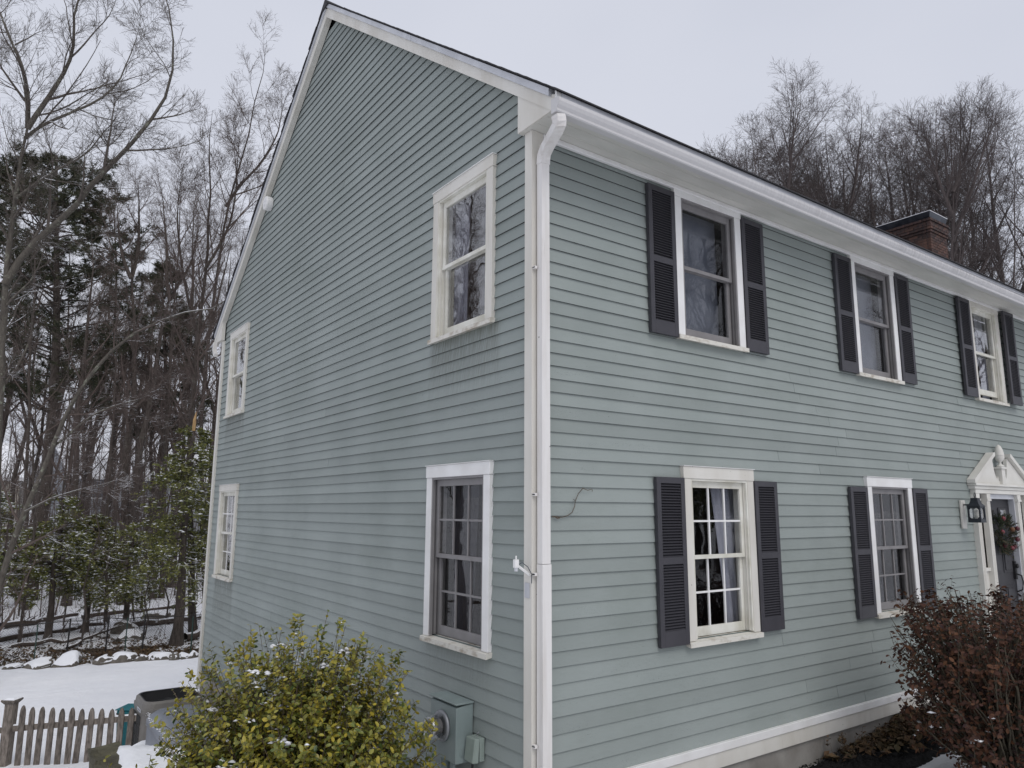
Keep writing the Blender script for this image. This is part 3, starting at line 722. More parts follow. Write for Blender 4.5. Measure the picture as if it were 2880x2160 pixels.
def ped_side(sg):
    # raking cornice + tympanum half with a scooped inner edge
    X = lambda x: CX + sg * x
    pts = [(.84, 2.657), (.30, 2.93 - .0)]
    arc = [(.22, 2.94), (.215, 2.90), (.20, 2.85), (.185, 2.79), (.16, 2.745), (.13, 2.73), (.10, 2.735), (.085, 2.76), (.085, 2.70), (.03, 2.70), (.03, 2.657)]
    poly = [(.84, 2.657), (.24, 3.005)] + arc
    n = len(poly)
    s = MB(); fr_ = [(X(x), -.052, z) for x, z in poly]; bk = [(X(x), -.004, z) for x, z in poly]
    s.prism(bk, fr_); s.build('pediment', M['doorwhite'], entry)
    c = MB(); q = [(.87, 2.657), (.235, 3.025), (.235, 3.065), (.265, 3.065), (.90, 2.70), (.90, 2.657)]
    c.prism([(X(x), -.002, z) for x, z in q], [(X(x), -.098, z) for x, z in q]); c.build('raking_cornice', M['doorwhite'], entry)
ped_side(-1); ped_side(1)
MB().box(CX - .05, CX + .05, -.085, -.003, 2.657, 2.86).box(CX - .085, CX + .085, -.10, -.003, 2.861, 2.885).build('pedestal', M['doorwhite'], entry)
MB().lathe([(.05, 0), (.045, .02), (.02, .035), (.014, .06), (.03, .075), (.052, .10), (.058, .13), (.056, .15), (.060, .155), (.056, .162), (.054, .18), (.046, .23), (.026, .275), (.006, .295)], (CX, -.055, 2.886), 20).build('finial', M['doorwhite'], entry, smooth=True)
MB().box(7.295, 8.145, .05, .09, .45, 2.47).build('door', M['door'], house)
dr = bpy.context.scene.objects[-1] if False else [o for o in house.children if o.name.startswith('door')][-1]
MB().box(7.296, 7.315, -.02, .048, .45, 2.47).box(8.118, 8.144, -.02, .048, .45, 2.528).box(7.316, 8.117, -.02, .048, 2.47, 2.528).build('door_jamb', M['alu'], entry)
def panel(a, b2, z0, z1, m=None):
    s = MB(); s.box(a, b2, .042, .049, z0, z1); s.box(a + .035, b2 - .035, .032, .0415, z0 + .035, z1 - .035); s.build('panel', m or M['door'], dr, bevel=.004)
for a, b2 in ((7.40, 7.66), (7.76, 8.03)):
    panel(a, b2, 1.52, 2.05); panel(a, b2, .62, 1.36)
    MB().box(a, b2, .038, .049, 2.17, 2.36).build('panel', M['door'], dr, bevel=.004)
    MB().box(a + .05, (a + b2) / 2 - .005, .034, .0375, 2.20, 2.33).box((a + b2) / 2 + .005, b2 - .05, .034, .0375, 2.20, 2.33).build('light', M['glass_hi'], dr)
MB().box(8.04, 8.09, .02, .049, 1.43, 1.66).tube([(8.065, .02, 1.50), (8.068, -.035, 1.48), (8.072, -.045, 1.40), (8.07, -.03, 1.30), (8.065, .03, 1.27)], .010).tube([(8.065, .04, 1.60), (8.065, -.01, 1.60)], .028, 12).build('handle', M['black'], dr)
MB().box(6.8, 8.64, -.55, .2, -.2, .34).build('entry_step', M['concrete'], house)

# ---------------------------------------------------------------- chimney
CX0, CX1, CY0, CY1 = 14.27, 15.10, 3.32, 4.50
ch = MB().box(CX0 + .012, CX1 - .012, CY0 + .012, CY1 - .012, 7.4, 9.12).build('chimney', M['mortar'], house)
def brick_mesh(l, d, h, m):
    me = bpy.data.meshes.new('brick'); s = MB().box(0, l, 0, d, 0, h)
    me.from_pydata(s.v, [], s.f); me.materials.append(m); return me
BM = {}
def brick(x, y, z, l, d, h=.057, dk=False):
    key = (round(l, 3), round(d, 3), round(h, 3), dk)
    if key not in BM: BM[key] = brick_mesh(l, d, h, M['brickdk'] if dk else M['brick'])
    link('brick', BM[key], ch, (x, y, z))
rb = random.Random(5)
nc = 0
for c in range(24):
    z = 7.78 + c * .0672
    out = 0
    if 14 <= c: out = (.0, .025, .05, .05, .03, .06, .06, .03, .0, .0)[min(c - 14, 9)]
    if z > 9.08: break
    dk = lambda: (c >= 12 and rb.random() < .75) or rb.random() < .18
    x0, x1, y0, y1 = CX0 - out, CX1 + out, CY0 - out, CY1 + out
    # -Y face along x
    x = x0; first = .19 if c % 2 else .093
    while x < x1 - .03:
        l = min(first, x1 - x); brick(x, y0 + rb.uniform(-.002, .002), z, l, .09, dk=dk()); x += l + .010; first = .19
    if z > 8.2:
        y = y0 + .10; first = .093 if c % 2 else .19
        while y < y1 - .03:
            l = min(first, y1 - y); brick(x0 + rb.uniform(-.002, .002), y, z, .09, l, dk=dk()); y += l + .010; first = .19
for dx in (0,):
    cap = MB(); cap.prism([(CX0 + .02, CY0 - .0, 9.10), (CX0 + .02, CY1, 9.10), (CX1 - .02, CY1, 9.10), (CX1 - .02, CY0, 9.10)], [(CX0 - .15, CY0 - .10, 9.235), (CX0 - .15, CY1 + .2, 9.235), (CX1 - .12, CY1 + .2, 9.235), (CX1 - .12, CY0 - .10, 9.235)])
    cap.build('chimney_cap', M['steel'], ch)
    MB().box(CX0 - .155, CX1 - .115, CY0 - .105, CY1 + .205, 9.2355, 9.247).build('cap_snow', M['snow'], ch)

vine = thing('dry_vine', (.19, -.008, 2.24), 'thin dry vine tendril stuck on the front siding right of the downspout', 'vine')
MB().tube([(.175, -.006, 2.247), (.19, -.007, 2.247), (.264, -.008, 2.243), (.315, -.010, 2.255), (.356, -.012, 2.278), (.382, -.012, 2.324), (.387, -.010, 2.355), (.419, -.010, 2.414), (.461, -.012, 2.454), (.508, -.014, 2.439), (.554, -.010, 2.452), (.556, -.010, 2.432)], [.003, .004, .003, .003, .003, .0028, .0028, .0025, .0035, .0025, .002, .003], 5).build('tendril', M['bushstem'], vine)
MB().tube([(.20, -.008, 2.247), (.215, -.012, 2.236), (.24, -.010, 2.238)], .004, 5).tube([(.387, -.010, 2.36), (.37, -.012, 2.372)], .0022, 4).build('rootlets', M['bushstem'], vine)

# ---------------------------------------------------------------- vegetation tools
def norm(a): return a / (np.linalg.norm(a, axis=-1, keepdims=True) + 1e-9)
def tubes(batches, k=3, cap=False):
    """batches: list of (P (N,m,3), R (N,m)) -> V, F"""
    Vs, Fs, off = [], [], 0
    for P, Rr in batches:
        Nn, m, _ = P.shape
        if Nn == 0: continue
        d = np.empty_like(P); d[:, 1:-1] = P[:, 2:] - P[:, :-2]; d[:, 0] = P[:, 1] - P[:, 0]; d[:, -1] = P[:, -1] - P[:, -2]; d = norm(d)
        ref = np.where(np.abs(d[:, :1, 2:3]) > .9, np.array([1., 0, 0]), np.array([0, 0, 1.]))
        ref = np.broadcast_to(ref, d.shape)
        a = norm(np.cross(d, ref)); b_ = np.cross(a, d)
        th = np.arange(k) * 2 * np.pi / k
        V = P[:, :, None, :] + Rr[:, :, None, None] * (np.cos(th)[None, None, :, None] * a[:, :, None, :] + np.sin(th)[None, None, :, None] * b_[:, :, None, :])
        n_, i_, j_ = np.meshgrid(np.arange(Nn), np.arange(m - 1), np.arange(k), indexing='ij')
        base = off + n_ * m * k
        q = np.stack([base + i_ * k + j_, base + i_ * k + (j_ + 1) % k, base + (i_ + 1) * k + (j_ + 1) % k, base + (i_ + 1) * k + j_], -1).reshape(-1, 4)
        Vs.append(V.reshape(-1, 3)); Fs.append(q); off += Nn * m * k
    return np.concatenate(Vs), np.concatenate(Fs)
def resample(pts, m):
    pts = np.asarray(pts, float); s = np.concatenate([[0], np.cumsum(np.linalg.norm(np.diff(pts, axis=0), axis=1))]); s /= s[-1]
    # catmull-ish smoothing by dense linear + box blur
    t = np.linspace(0, 1, m * 6); q = np.stack([np.interp(t, s, pts[:, i]) for i in range(3)], 1)
    kk = max(3, m // 2 * 2 - 1); pad = np.concatenate([np.repeat(q[:1], kk // 2, 0), q, np.repeat(q[-1:], kk // 2, 0)])
    q = np.stack([np.convolve(pad[:, i], np.ones(kk) / kk, 'valid') for i in range(3)], 1)
    q[0] = pts[0]; q[-1] = pts[-1]
    return q[np.linspace(0, len(q) - 1, m).round().astype(int)]
def spawn(rs, P, Rr, n, t0, t1, length, ang=(35, 60), seg=6, rr=.55, rmin=.003, up=.08, jit=.18, taper=.25, droop=0.0, lenfall=.55, even=False, flat=False, plen=None):
    """n children per parent; returns (Pc, Rc)"""
    Nn, m, _ = P.shape
    t = (np.linspace(t0, t1, n)[None, :] + rs.uniform(-.5, .5, (Nn, n)) * (t1 - t0) / max(n, 1)).clip(0, .999) if even else rs.uniform(t0, t1, (Nn, n))
    f = t * (m - 1); i = f.astype(int); i = np.minimum(i, m - 2); fr = (f - i)[..., None]
    ii = np.arange(Nn)[:, None]
    p = P[ii, i] * (1 - fr) + P[ii, i + 1] * fr
    d = norm(P[ii, i + 1] - P[ii, i]); r = Rr[ii, i] * (1 - fr[..., 0]) + Rr[ii, i + 1] * fr[..., 0]
    L = np.asarray(length); L = np.broadcast_to(L.reshape(-1, 1) if L.ndim else L, (Nn, n)) * (1 - lenfall * (t - t0) / max(1e-6, (1 - t0))) * rs.uniform(.6, 1.15, (Nn, n))
    th = np.radians(rs.uniform(ang[0], ang[1], (Nn, n)))[..., None]
    rv = rs.normal(size=(Nn, n, 3))
    if flat: rv[..., 2] *= .15
    side = norm(rv - (rv * d).sum(-1, keepdims=True) * d)
    dirn = norm(d * np.cos(th) + side * np.sin(th))
    K = Nn * n; dirn = dirn.reshape(K, 3); pos = p.reshape(K, 3); Lk = L.reshape(K, 1); r0 = np.maximum(r.reshape(K) * rr * rs.uniform(.7, 1.1, K), rmin)
    out = [pos]; 
    for s in range(seg):
        dirn = norm(dirn + np.array([0, 0, up]) - np.array([0, 0, droop]) * (s / seg) + rs.normal(size=(K, 3)) * jit)
        pos = pos + dirn * Lk / seg; out.append(pos)
    Pc = np.stack(out, 1); Rc = r0[:, None] * np.linspace(1, taper, seg + 1)[None]
    Rc = np.maximum(Rc, rmin * .6)
    return Pc, Rc
def tree_from_paths(label, paths, seed, trunk_mat, crown_mat, limbs=(8, .25, 1.0, 2.6), sub=(7, 1.0), twig=(6, .42), fine=(4, .2), up=.10, group=None, ang=(35, 65), rmin=.0035, whip=.16, fall=.5, jt=.075):
    rs = np.random.RandomState(seed)
    p0 = paths[0][2][0]
    g = gh(p0[0], p0[1])
    root = thing('bare_tree', (p0[0], p0[1], g), label, 'tree', group)
    mains = []; tb = []
    for pi, (w0, w1, pts) in enumerate(paths):
        pts = [list(q) for q in pts]
        if pi == 0:
            if pts[0][2] > g + .1: pts.insert(0, [pts[0][0], pts[0][1], g - .1])
            else: pts[0][2] = min(pts[0][2], g - .1)
        m = 16 if pi == 0 else 10
        P = resample(pts, m); sc = np.linalg.norm(P[-1] - P[0])
        P[1:-1] += rs.normal(size=(m - 2, 3)) * .0018 * sc * np.array([1, 1, .2])
        Rr = np.linspace(w0, w1, m)
        # the leader runs on into a thin whip
        dd = norm(P[-1] - P[-3]); q = P[-1]; ext = []
        for e in range(6):
            dd = norm(dd + np.array([0, 0, .12]) + rs.normal(size=3) * .12); q = q + dd * whip * (sc if pi else sc * .8) / 6; ext.append(q)
        P = np.concatenate([P, np.array(ext)]); Rr = np.concatenate([Rr, np.linspace(w1 * .85, rmin, 6)])
        al = np.concatenate([[0], np.cumsum(np.linalg.norm(np.diff(P, axis=0), axis=1))]); tq = np.linspace(0, al[-1], m + 4)   # even steps along the stem
        P = np.stack([np.interp(tq, al, P[:, q_]) for q_ in range(3)], 1); Rr = np.interp(tq, al, Rr)
        cont = any(np.linalg.norm(np.array(o_[2][0]) - np.array(pts[-1])) < .05 for j_, o_ in enumerate(paths) if j_ != pi)
        if not cont:
            tt_ = np.linspace(0, 1, len(P)); Rr = rmin + w0 * np.clip(1 - tt_, 0, 1) ** .85
        if pi == 0: Rr[0] *= 1.45; Rr[1] *= 1.08
        tb.append((P[None], Rr[None])); mains.append((P, Rr, sc))
    V, F = tubes(tb, 9)
    mesh_np('trunk', V, F, trunk_mat, root, True)
    cr = []
    big = max(sc for _, _, sc in mains)
    for mi, (P, Rr, sc) in enumerate(mains):
        n1 = max(3, int(limbs[0] * (1.0 if mi == 0 else .65)))
        a = spawn(rs, P[None], Rr[None], n1, limbs[1] if mi == 0 else .12, limbs[2], limbs[3] * (1 if mi == 0 else .75), ang, 8, .62, rmin * 1.6, up, jt, lenfall=fall, even=True)
        b1 = spawn(rs, a[0], a[1], sub[0], .16, 1, limbs[3] * .34 * sub[1], (28, 52), 5, .55, rmin * 1.2, up * .5, jt * 1.2)
        b2 = spawn(rs, P[None], Rr[None], sub[0] * 2, limbs[1], 1, limbs[3] * .28 * sub[1], (35, 60), 5, .3, rmin * 1.2, up * .5, jt * 1.2)
        bb = (np.concatenate([b1[0], b2[0]]), np.concatenate([b1[1], b2[1]]))
        c = spawn(rs, bb[0], bb[1], twig[0], .12, 1, limbs[3] * .16 * twig[1], (28, 52), 3, .6, rmin, up * .4, jt * 1.3)
        cr += [a, bb, c]
        if fine[0]:
            cr.append(spawn(rs, c[0], c[1], fine[0], .15, 1, limbs[3] * .08 * fine[1], (25, 50), 2, .7, rmin * .8, up * .3, jt * 1.3))
    V1, F1 = tubes([q for i, q in enumerate(cr) if (i % (4 if fine[0] else 3)) == 0], 5)
    V2, F2 = tubes([q for i, q in enumerate(cr) if (i % (4 if fine[0] else 3)) != 0], 3)
    V = np.concatenate([V1, V2]); F = np.concatenate([F1, F2 + len(V1)])
    mesh_np('crown', V, F, crown_mat, root, True)
    return root
def copy_tree(o, loc, rz, sc=1.0, label=None, group=None, parent=None):
    c = o.copy(); col.objects.link(c); c.parent = parent
    if parent is None:
        c.location = loc; c.rotation_euler = (0, 0, rz); c.scale = (sc, sc, sc)
        if label: c['label'] = label
        if group: c['group'] = group
    for ch in list(o.children): copy_tree(ch, None, 0, parent=c)
    return c

TREES = [['maple', 'grey bark maple forking high above the left picket fence, one limb reaching right', [[0.141, 0.083, [[-2.58, 17.49, -1.18], [-2.87, 16.91, 2.51], [-3.13, 16.4, 5.79], [-3.26, 15.96, 8.24], [-3.26, 15.74, 9.28], [-3.19, 15.48, 10.28], [-3.16, 15.3, 11.01]]], [0.054, 0.021, [[-3.16, 15.51, 11.11], [-3.22, 15.15, 11.74], [-3.42, 14.94, 12.38], [-3.78, 15.19, 13.19], [-4.07, 15.52, 14.0]]], [0.058, 0.017, [[-3.16, 15.12, 10.93], [-2.93, 14.84, 11.42], [-2.73, 14.85, 12.04], [-2.5, 14.72, 12.67], [-2.47, 14.43, 13.03], [-2.59, 14.13, 13.54], [-2.42, 13.91, 14.21]]], [0.079, 0.021, [[-3.22, 16.05, 7.41], [-3.11, 16.14, 7.96], [-2.8, 15.77, 8.46], [-2.14, 14.87, 9.06], [-1.65, 14.19, 10.0], [-1.2, 13.97, 10.58], [-0.69, 13.66, 11.48], [-0.46, 13.24, 12.24], [-0.65, 12.87, 13.18]]], [0.037, 0.012, [[-3.19, 15.6, 10.89], [-2.89, 15.11, 11.13], [-2.35, 14.42, 11.32], [-1.94, 14.15, 11.54], [-1.54, 14.06, 12.09], [-1.34, 13.81, 12.97]]], [0.033, 0.012, [[-3.24, 15.58, 9.34], [-2.82, 15.09, 9.72], [-2.44, 14.98, 10.14], [-1.99, 14.82, 10.48], [-1.65, 14.33, 11.09]]]]],
['leaning', 'pale leaning tree whose long snow dusted limb crosses to the house', [[0.076, 0.023, [[-2.63, 15.49, -0.42], [-2.65, 15.22, 0.89], [-2.44, 14.86, 1.86], [-2.24, 14.53, 2.74], [-2.08, 14.25, 3.51], [-1.88, 13.96, 4.22], [-1.68, 13.69, 4.81], [-1.54, 13.51, 5.17], [-1.3, 13.25, 5.57], [-0.9, 12.87, 5.98], [-0.44, 12.48, 6.28], [0.05, 12.08, 6.52], [0.45, 11.79, 6.49]]], [0.027, 0.011, [[-2.07, 14.45, 3.53], [-1.84, 14.0, 3.73], [-1.59, 13.55, 4.05], [-1.24, 13.38, 4.36], [-0.67, 13.2, 4.58]]], [0.023, 0.008, [[-2.36, 14.56, 2.2], [-1.91, 14.15, 2.5], [-1.42, 14.02, 2.69], [-0.98, 13.84, 2.81]]]]],
['slim', 'dark twisting young tree in front of the left hemlock', [[0.038, 0.014, [[-1.92, 20.21, -1.51], [-1.93, 20.03, -0.65], [-1.89, 19.84, 0.1], [-1.86, 19.62, 1.04], [-1.93, 19.45, 2.08], [-2.14, 19.3, 3.49], [-2.21, 19.05, 4.9], [-2.39, 18.88, 6.3]]]]],
['slim', 'slim dark tree curving right just behind the wire fence', [[0.051, 0.021, [[-1.18, 21.55, -1.5], [-1.22, 21.45, -0.87], [-1.19, 21.29, -0.26], [-1.11, 21.07, 0.55], [-1.15, 20.83, 1.76], [-1.26, 20.63, 3.08], [-1.25, 20.3, 4.6], [-1.49, 20.15, 6.11]]]]],
['mid', 'straight dark trunk rising behind the leaning pale tree', [[0.076, 0.032, [[-1.45, 27.97, -1.38], [-1.65, 27.8, 0.13], [-1.79, 27.49, 2.0], [-2.08, 26.95, 5.51], [-2.29, 26.59, 7.89], [-2.36, 26.17, 10.15], [-2.62, 25.92, 12.15]]]]],
['mid', 'broad based trunk leaning right behind the left hemlock', [[0.145, 0.059, [[-0.17, 28.3, -1.41], [-0.14, 28.02, -0.21], [-0.19, 27.73, 1.35], [-0.35, 27.57, 2.65], [-0.49, 27.25, 4.61], [-0.58, 26.9, 6.56], [-0.59, 26.35, 9.16], [-0.65, 26.01, 10.98]]]]],
['twin', 'largest double stemmed dark tree in the middle of the woods', [[0.205, 0.103, [[1.72, 28.12, -1.06], [1.54, 27.88, 0.65], [1.35, 27.59, 2.68], [1.17, 27.29, 4.7], [1.29, 26.97, 5.78], [1.07, 26.64, 8.07], [0.97, 26.47, 9.19], [0.66, 26.31, 11.0]]], [0.164, 0.103, [[1.63, 28.24, 0.5], [1.59, 27.41, 2.41], [1.56, 26.62, 4.54], [1.65, 26.67, 5.23], [1.82, 26.75, 6.55], [1.83, 26.28, 8.78], [1.92, 25.43, 10.14]]], [0.075, 0.027, [[0.62, 26.03, 10.92], [0.35, 26.08, 11.49], [0.19, 26.5, 12.29], [0.0, 26.65, 13.6]]], [0.075, 0.027, [[0.65, 26.21, 10.97], [0.8, 26.39, 11.81], [0.77, 26.16, 12.75], [0.52, 25.53, 14.21]]], [0.062, 0.021, [[2.01, 25.91, 10.27], [2.15, 25.34, 10.79], [2.43, 24.54, 11.49], [2.48, 24.34, 12.86]]], [0.062, 0.021, [[1.91, 25.37, 10.12], [1.7, 25.17, 10.95], [1.66, 25.36, 12.13], [1.38, 25.53, 14.15]]]]],
['slim', 'thin vertical sapling left of the double stemmed tree', [[0.052, 0.017, [[0.54, 23.39, -1.26], [0.37, 23.16, 0.35], [0.2, 22.92, 2.05], [0.13, 22.49, 4.31], [-0.03, 22.24, 6.01], [-0.11, 21.94, 7.71], [-0.33, 21.74, 9.41]]]]],
['mid', 'upright trunk with side stubs left of the double stemmed tree', [[0.116, 0.058, [[1.9, 35.38, -0.52], [1.7, 35.06, 1.61], [1.65, 34.72, 3.41], [1.59, 34.37, 5.21], [1.39, 34.0, 7.67], [1.05, 33.72, 10.13], [0.91, 33.15, 13.24], [0.49, 32.89, 15.86]]]]],
['slim', 'pencil thin sapling right of the double stemmed tree', [[0.038, 0.013, [[1.92, 25.49, -1.1], [1.78, 25.21, 0.65], [1.5, 24.8, 3.53], [1.32, 24.45, 5.79], [1.3, 24.06, 7.67], [1.08, 23.81, 9.54]]]]],
['mid', 'dark trunk rising between the two hemlocks', [[0.095, 0.044, [[3.32, 29.53, -1.33], [3.18, 29.26, 0.4], [2.98, 28.91, 2.71], [2.72, 28.48, 5.6], [2.63, 28.08, 7.77], [2.5, 27.71, 9.94], [2.45, 27.31, 11.97], [2.27, 26.95, 14.28]]]]],
['edge', 'tall dark tree with flared foot and spreading crown left of the house', [[0.108, 0.048, [[2.52, 20.17, -1.63], [2.25, 19.91, 0.49], [1.98, 19.65, 2.61], [1.73, 19.31, 5.04], [1.69, 19.09, 6.21], [1.68, 18.86, 7.34], [1.61, 18.45, 9.45], [1.61, 18.01, 11.51], [1.36, 17.83, 13.21], [1.25, 17.58, 14.8]]], [0.048, 0.016, [[1.73, 19.11, 7.4], [1.32, 18.83, 8.42], [0.94, 18.55, 9.72], [0.72, 18.54, 11.46], [0.77, 18.5, 13.31]]], [0.043, 0.016, [[1.57, 18.25, 9.39], [1.79, 17.92, 10.06], [2.11, 17.84, 11.12], [2.18, 17.73, 12.48], [2.03, 17.19, 14.3]]]]],
['mid', 'dark trunk half hidden by the back corner of the house', [[0.092, 0.043, [[3.58, 23.25, -2.05], [3.16, 22.8, 1.45], [2.86, 22.5, 3.85], [2.68, 22.3, 5.42], [2.62, 21.9, 7.47], [2.55, 21.57, 9.28], [2.64, 21.12, 11.08], [2.6, 20.68, 13.25], [2.98, 19.97, 15.3], [2.98, 19.56, 17.23]]], [0.049, 0.018, [[2.67, 20.95, 13.37], [2.9, 20.23, 14.08], [3.34, 19.45, 14.79], [3.75, 19.1, 16.09], [3.85, 19.23, 17.26]]]]],
['crown', 'leftmost bare tree above the eave, rounded low crown', [[0.083, 0.042, [[25.31, 16.05, 11.11], [24.86, 15.47, 15.37], [24.62, 15.15, 17.68], [24.53, 14.87, 19.3], [24.27, 14.81, 20.44], [23.94, 14.87, 21.26]]]]],
['crown', 'bare tree above the eave with a stem leaning left and tall tip', [[0.106, 0.044, [[28.41, 16.21, 11.64], [27.91, 15.61, 16.15], [27.71, 15.38, 17.91], [27.36, 15.34, 19.27], [26.88, 15.43, 20.48], [26.46, 15.47, 21.69], [26.19, 15.4, 22.9]]], [0.07, 0.026, [[27.87, 15.57, 18.75], [27.47, 15.03, 19.93], [27.06, 14.62, 21.12], [27.36, 14.42, 22.65], [27.87, 14.49, 23.55]]]]],
['crown', 'bare tree rising left of the chimney with forked leaning stems', [[0.121, 0.056, [[32.22, 15.86, 12.17], [31.74, 15.42, 15.83], [31.45, 15.2, 17.84], [31.1, 15.02, 19.86], [30.67, 15.02, 21.32], [30.43, 14.76, 23.33]]], [0.121, 0.046, [[32.33, 15.72, 14.87], [31.77, 14.94, 17.58], [31.62, 14.13, 19.65], [31.83, 13.91, 21.61], [32.26, 13.77, 23.91]]]]],
['crown', 'slender bare tree between the forked tree and the chimney', [[0.088, 0.039, [[35.54, 15.86, 12.7], [35.11, 15.34, 16.55], [34.96, 15.14, 18.0], [34.6, 14.97, 20.02], [34.55, 14.51, 22.33], [34.25, 14.32, 24.26]]]]],
['crown', 'dark bare tree directly behind the chimney cap', [[0.113, 0.051, [[39.22, 15.6, 13.23], [38.78, 15.14, 16.87], [38.5, 14.87, 19.06], [38.4, 14.37, 21.73], [38.12, 14.14, 23.75], [38.33, 13.6, 25.58]]], [0.092, 0.041, [[40.05, 15.11, 15.4], [39.2, 14.23, 19.21], [38.89, 13.44, 21.5], [39.29, 13.0, 24.07]]]]],
['vase', 'largest bare tree with vase shaped crown right of the chimney', [[0.153, 0.073, [[31.92, 10.43, 9.31], [31.64, 10.13, 11.69], [31.44, 9.89, 13.47], [31.22, 9.58, 15.67], [30.99, 9.34, 17.57], [30.83, 9.18, 18.85], [30.54, 8.95, 20.91]]], [0.089, 0.032, [[31.66, 9.82, 15.17], [31.43, 9.15, 16.6], [31.31, 8.52, 18.03], [31.71, 8.14, 19.89], [32.45, 7.84, 21.5]]], [0.081, 0.032, [[30.83, 9.38, 16.18], [30.18, 9.48, 17.73], [30.09, 9.75, 19.38], [29.95, 9.86, 20.97]]], [0.073, 0.032, [[30.88, 9.29, 17.52], [31.55, 9.05, 19.02], [31.58, 8.7, 20.28], [31.02, 8.28, 21.37]]]]],
['crown', 'thin bare tree between the vase crowned tree and the photo edge', [[0.086, 0.038, [[39.62, 12.12, 10.59], [39.21, 11.62, 14.35], [38.91, 11.25, 17.07], [38.57, 10.87, 19.99], [38.6, 10.45, 21.87], [38.62, 10.0, 23.93]]]]],
['crown', 'bare tree at the right edge above the eave end', [[0.077, 0.034, [[36.43, 9.6, 9.75], [36.16, 9.25, 12.28], [35.96, 9.01, 14.1], [35.68, 8.56, 17.17], [35.33, 8.3, 19.53], [35.38, 7.94, 21.05]]]]]]
for i, (kind, label, paths) in enumerate(TREES):
    if kind in ('crown', 'vase'):       # crowns stop a little lower than the sampled tips
        paths = [[a_, b_, [[q[0], q[1], q[2] - max(0, q[2] - 11) * (.10 if kind == 'crown' else .16)] for q in pp]] for a_, b_, pp in paths]
    if kind == 'edge' or i == 12: paths = [[a_, b_, [[q[0], q[1], q[2] - max(0, q[2] - 9) * .18] for q in pp]] for a_, b_, pp in paths]
    kw = dict(seed=100 + i, trunk_mat=M['bark'], crown_mat=M['twig'])
    if kind == 'maple': kw.update(trunk_mat=M['bark_snow'], crown_mat=M['bark'], limbs=(15, .42, .97, 3.0), sub=(8, 1.), twig=(6, 1.), fine=(3, 1.), up=.05, rmin=.0036, ang=(28, 55), jt=.08, fall=.6)
    if kind == 'leaning': kw.update(trunk_mat=M['bark_snow'], crown_mat=M['twig'], limbs=(12, .12, .97, 2.2), sub=(7, 1.), twig=(6, 1.), fine=(2, 1.), up=.03, ang=(35, 70), rmin=.003)
    if kind == 'slim': kw.update(trunk_mat=M['bark_dk'], limbs=(16, .30, .97, 1.5), sub=(6, 1.), twig=(5, 1.), fine=(0, 0), up=.04, ang=(40, 75), rmin=.003)
    if kind == 'mid': kw.update(trunk_mat=M['bark_dk'], limbs=(17, .32, .96, 3.0), sub=(8, 1.), twig=(6, 1.), fine=(3, 1.), up=.07, ang=(30, 60), fall=.65)
    if kind == 'twin': kw.update(trunk_mat=M['bark_dk'], limbs=(12, .45, .96, 3.2), sub=(8, 1.), twig=(6, 1.), fine=(3, 1.), up=.07, ang=(28, 55), fall=.65)
    if kind == 'edge': kw.update(trunk_mat=M['bark_dk'], limbs=(18, .34, .96, 3.0), sub=(9, 1.), twig=(7, 1.), fine=(3, 1.), up=.07, whip=.03, fall=.7, ang=(26, 50))
    if kind == 'crown': kw.update(trunk_mat=M['twig_r'], crown_mat=M['twig_r'], limbs=(24, .28, .93, 5.4), sub=(9, 1.), twig=(6, .9), fine=(2, .9), up=.035, ang=(28, 52), rmin=.0052, whip=.01, fall=.70, jt=.045)
    if kind == 'vase': kw.update(trunk_mat=M['twig_r'], crown_mat=M['twig_r'], limbs=(15, .36, .93, 5.4), sub=(9, 1.), twig=(6, .9), fine=(2, .9), up=.05, ang=(18, 40), rmin=.0052, whip=.01, fall=.70, jt=.045)
    tr = tree_from_paths(label, paths, group=None, **kw)
    

# further bare trees: whole trees of their own, generic shapes copied
def generic(h, seed, label, loc, mats, **kw):
    rs = np.random.RandomState(seed); x, y = loc
    g = gh(x, y); pts = [[x + rs.normal() * .006 * h, y + rs.normal() * .006 * h, g - .1 + h * k / 6] for k in range(7)]
    fork = [[*pts[3]], [pts[3][0] + .06 * h, pts[3][1] + .03 * h, pts[3][2] + .18 * h], [pts[3][0] + .09 * h, pts[3][1] + .02 * h, pts[3][2] + .42 * h]]
    return tree_from_paths(label, [(h * .0095, h * .003, pts), (h * .0055, h * .002, fork)], seed, mats[0], mats[1], **kw)
gA = generic(19, 301, 'tall bare tree deep in the woods, between the twin stemmed tree and the house', (4.2, 33.0), (M['bark_dk'], M['twig']), limbs=(20, .30, .95, 3.6), sub=(9, 1.), twig=(6, 1.), fine=(3, 1.), up=.07, ang=(28, 55), fall=.7, whip=.03)
gB = generic(16, 302, 'bare tree in the row beyond the hemlocks at the left photo edge', (-3.2, 33.5), (M['bark_dk'], M['twig']), limbs=(18, .28, .95, 3.2), sub=(8, 1.), twig=(6, 1.), fine=(3, 1.), up=.06, ang=(30, 60), fall=.65, whip=.03)
gC = generic(18.5, 303, 'bare tree showing low behind the roof just right of the corner gutter', (21.5, 21.5), (M['twig_r'], M['twig_r']), limbs=(26, .28, .94, 5.2), sub=(9, 1.), twig=(6, .9), fine=(2, .9), up=.035, ang=(26, 50), rmin=.0055, whip=.01, fall=.70, jt=.045)
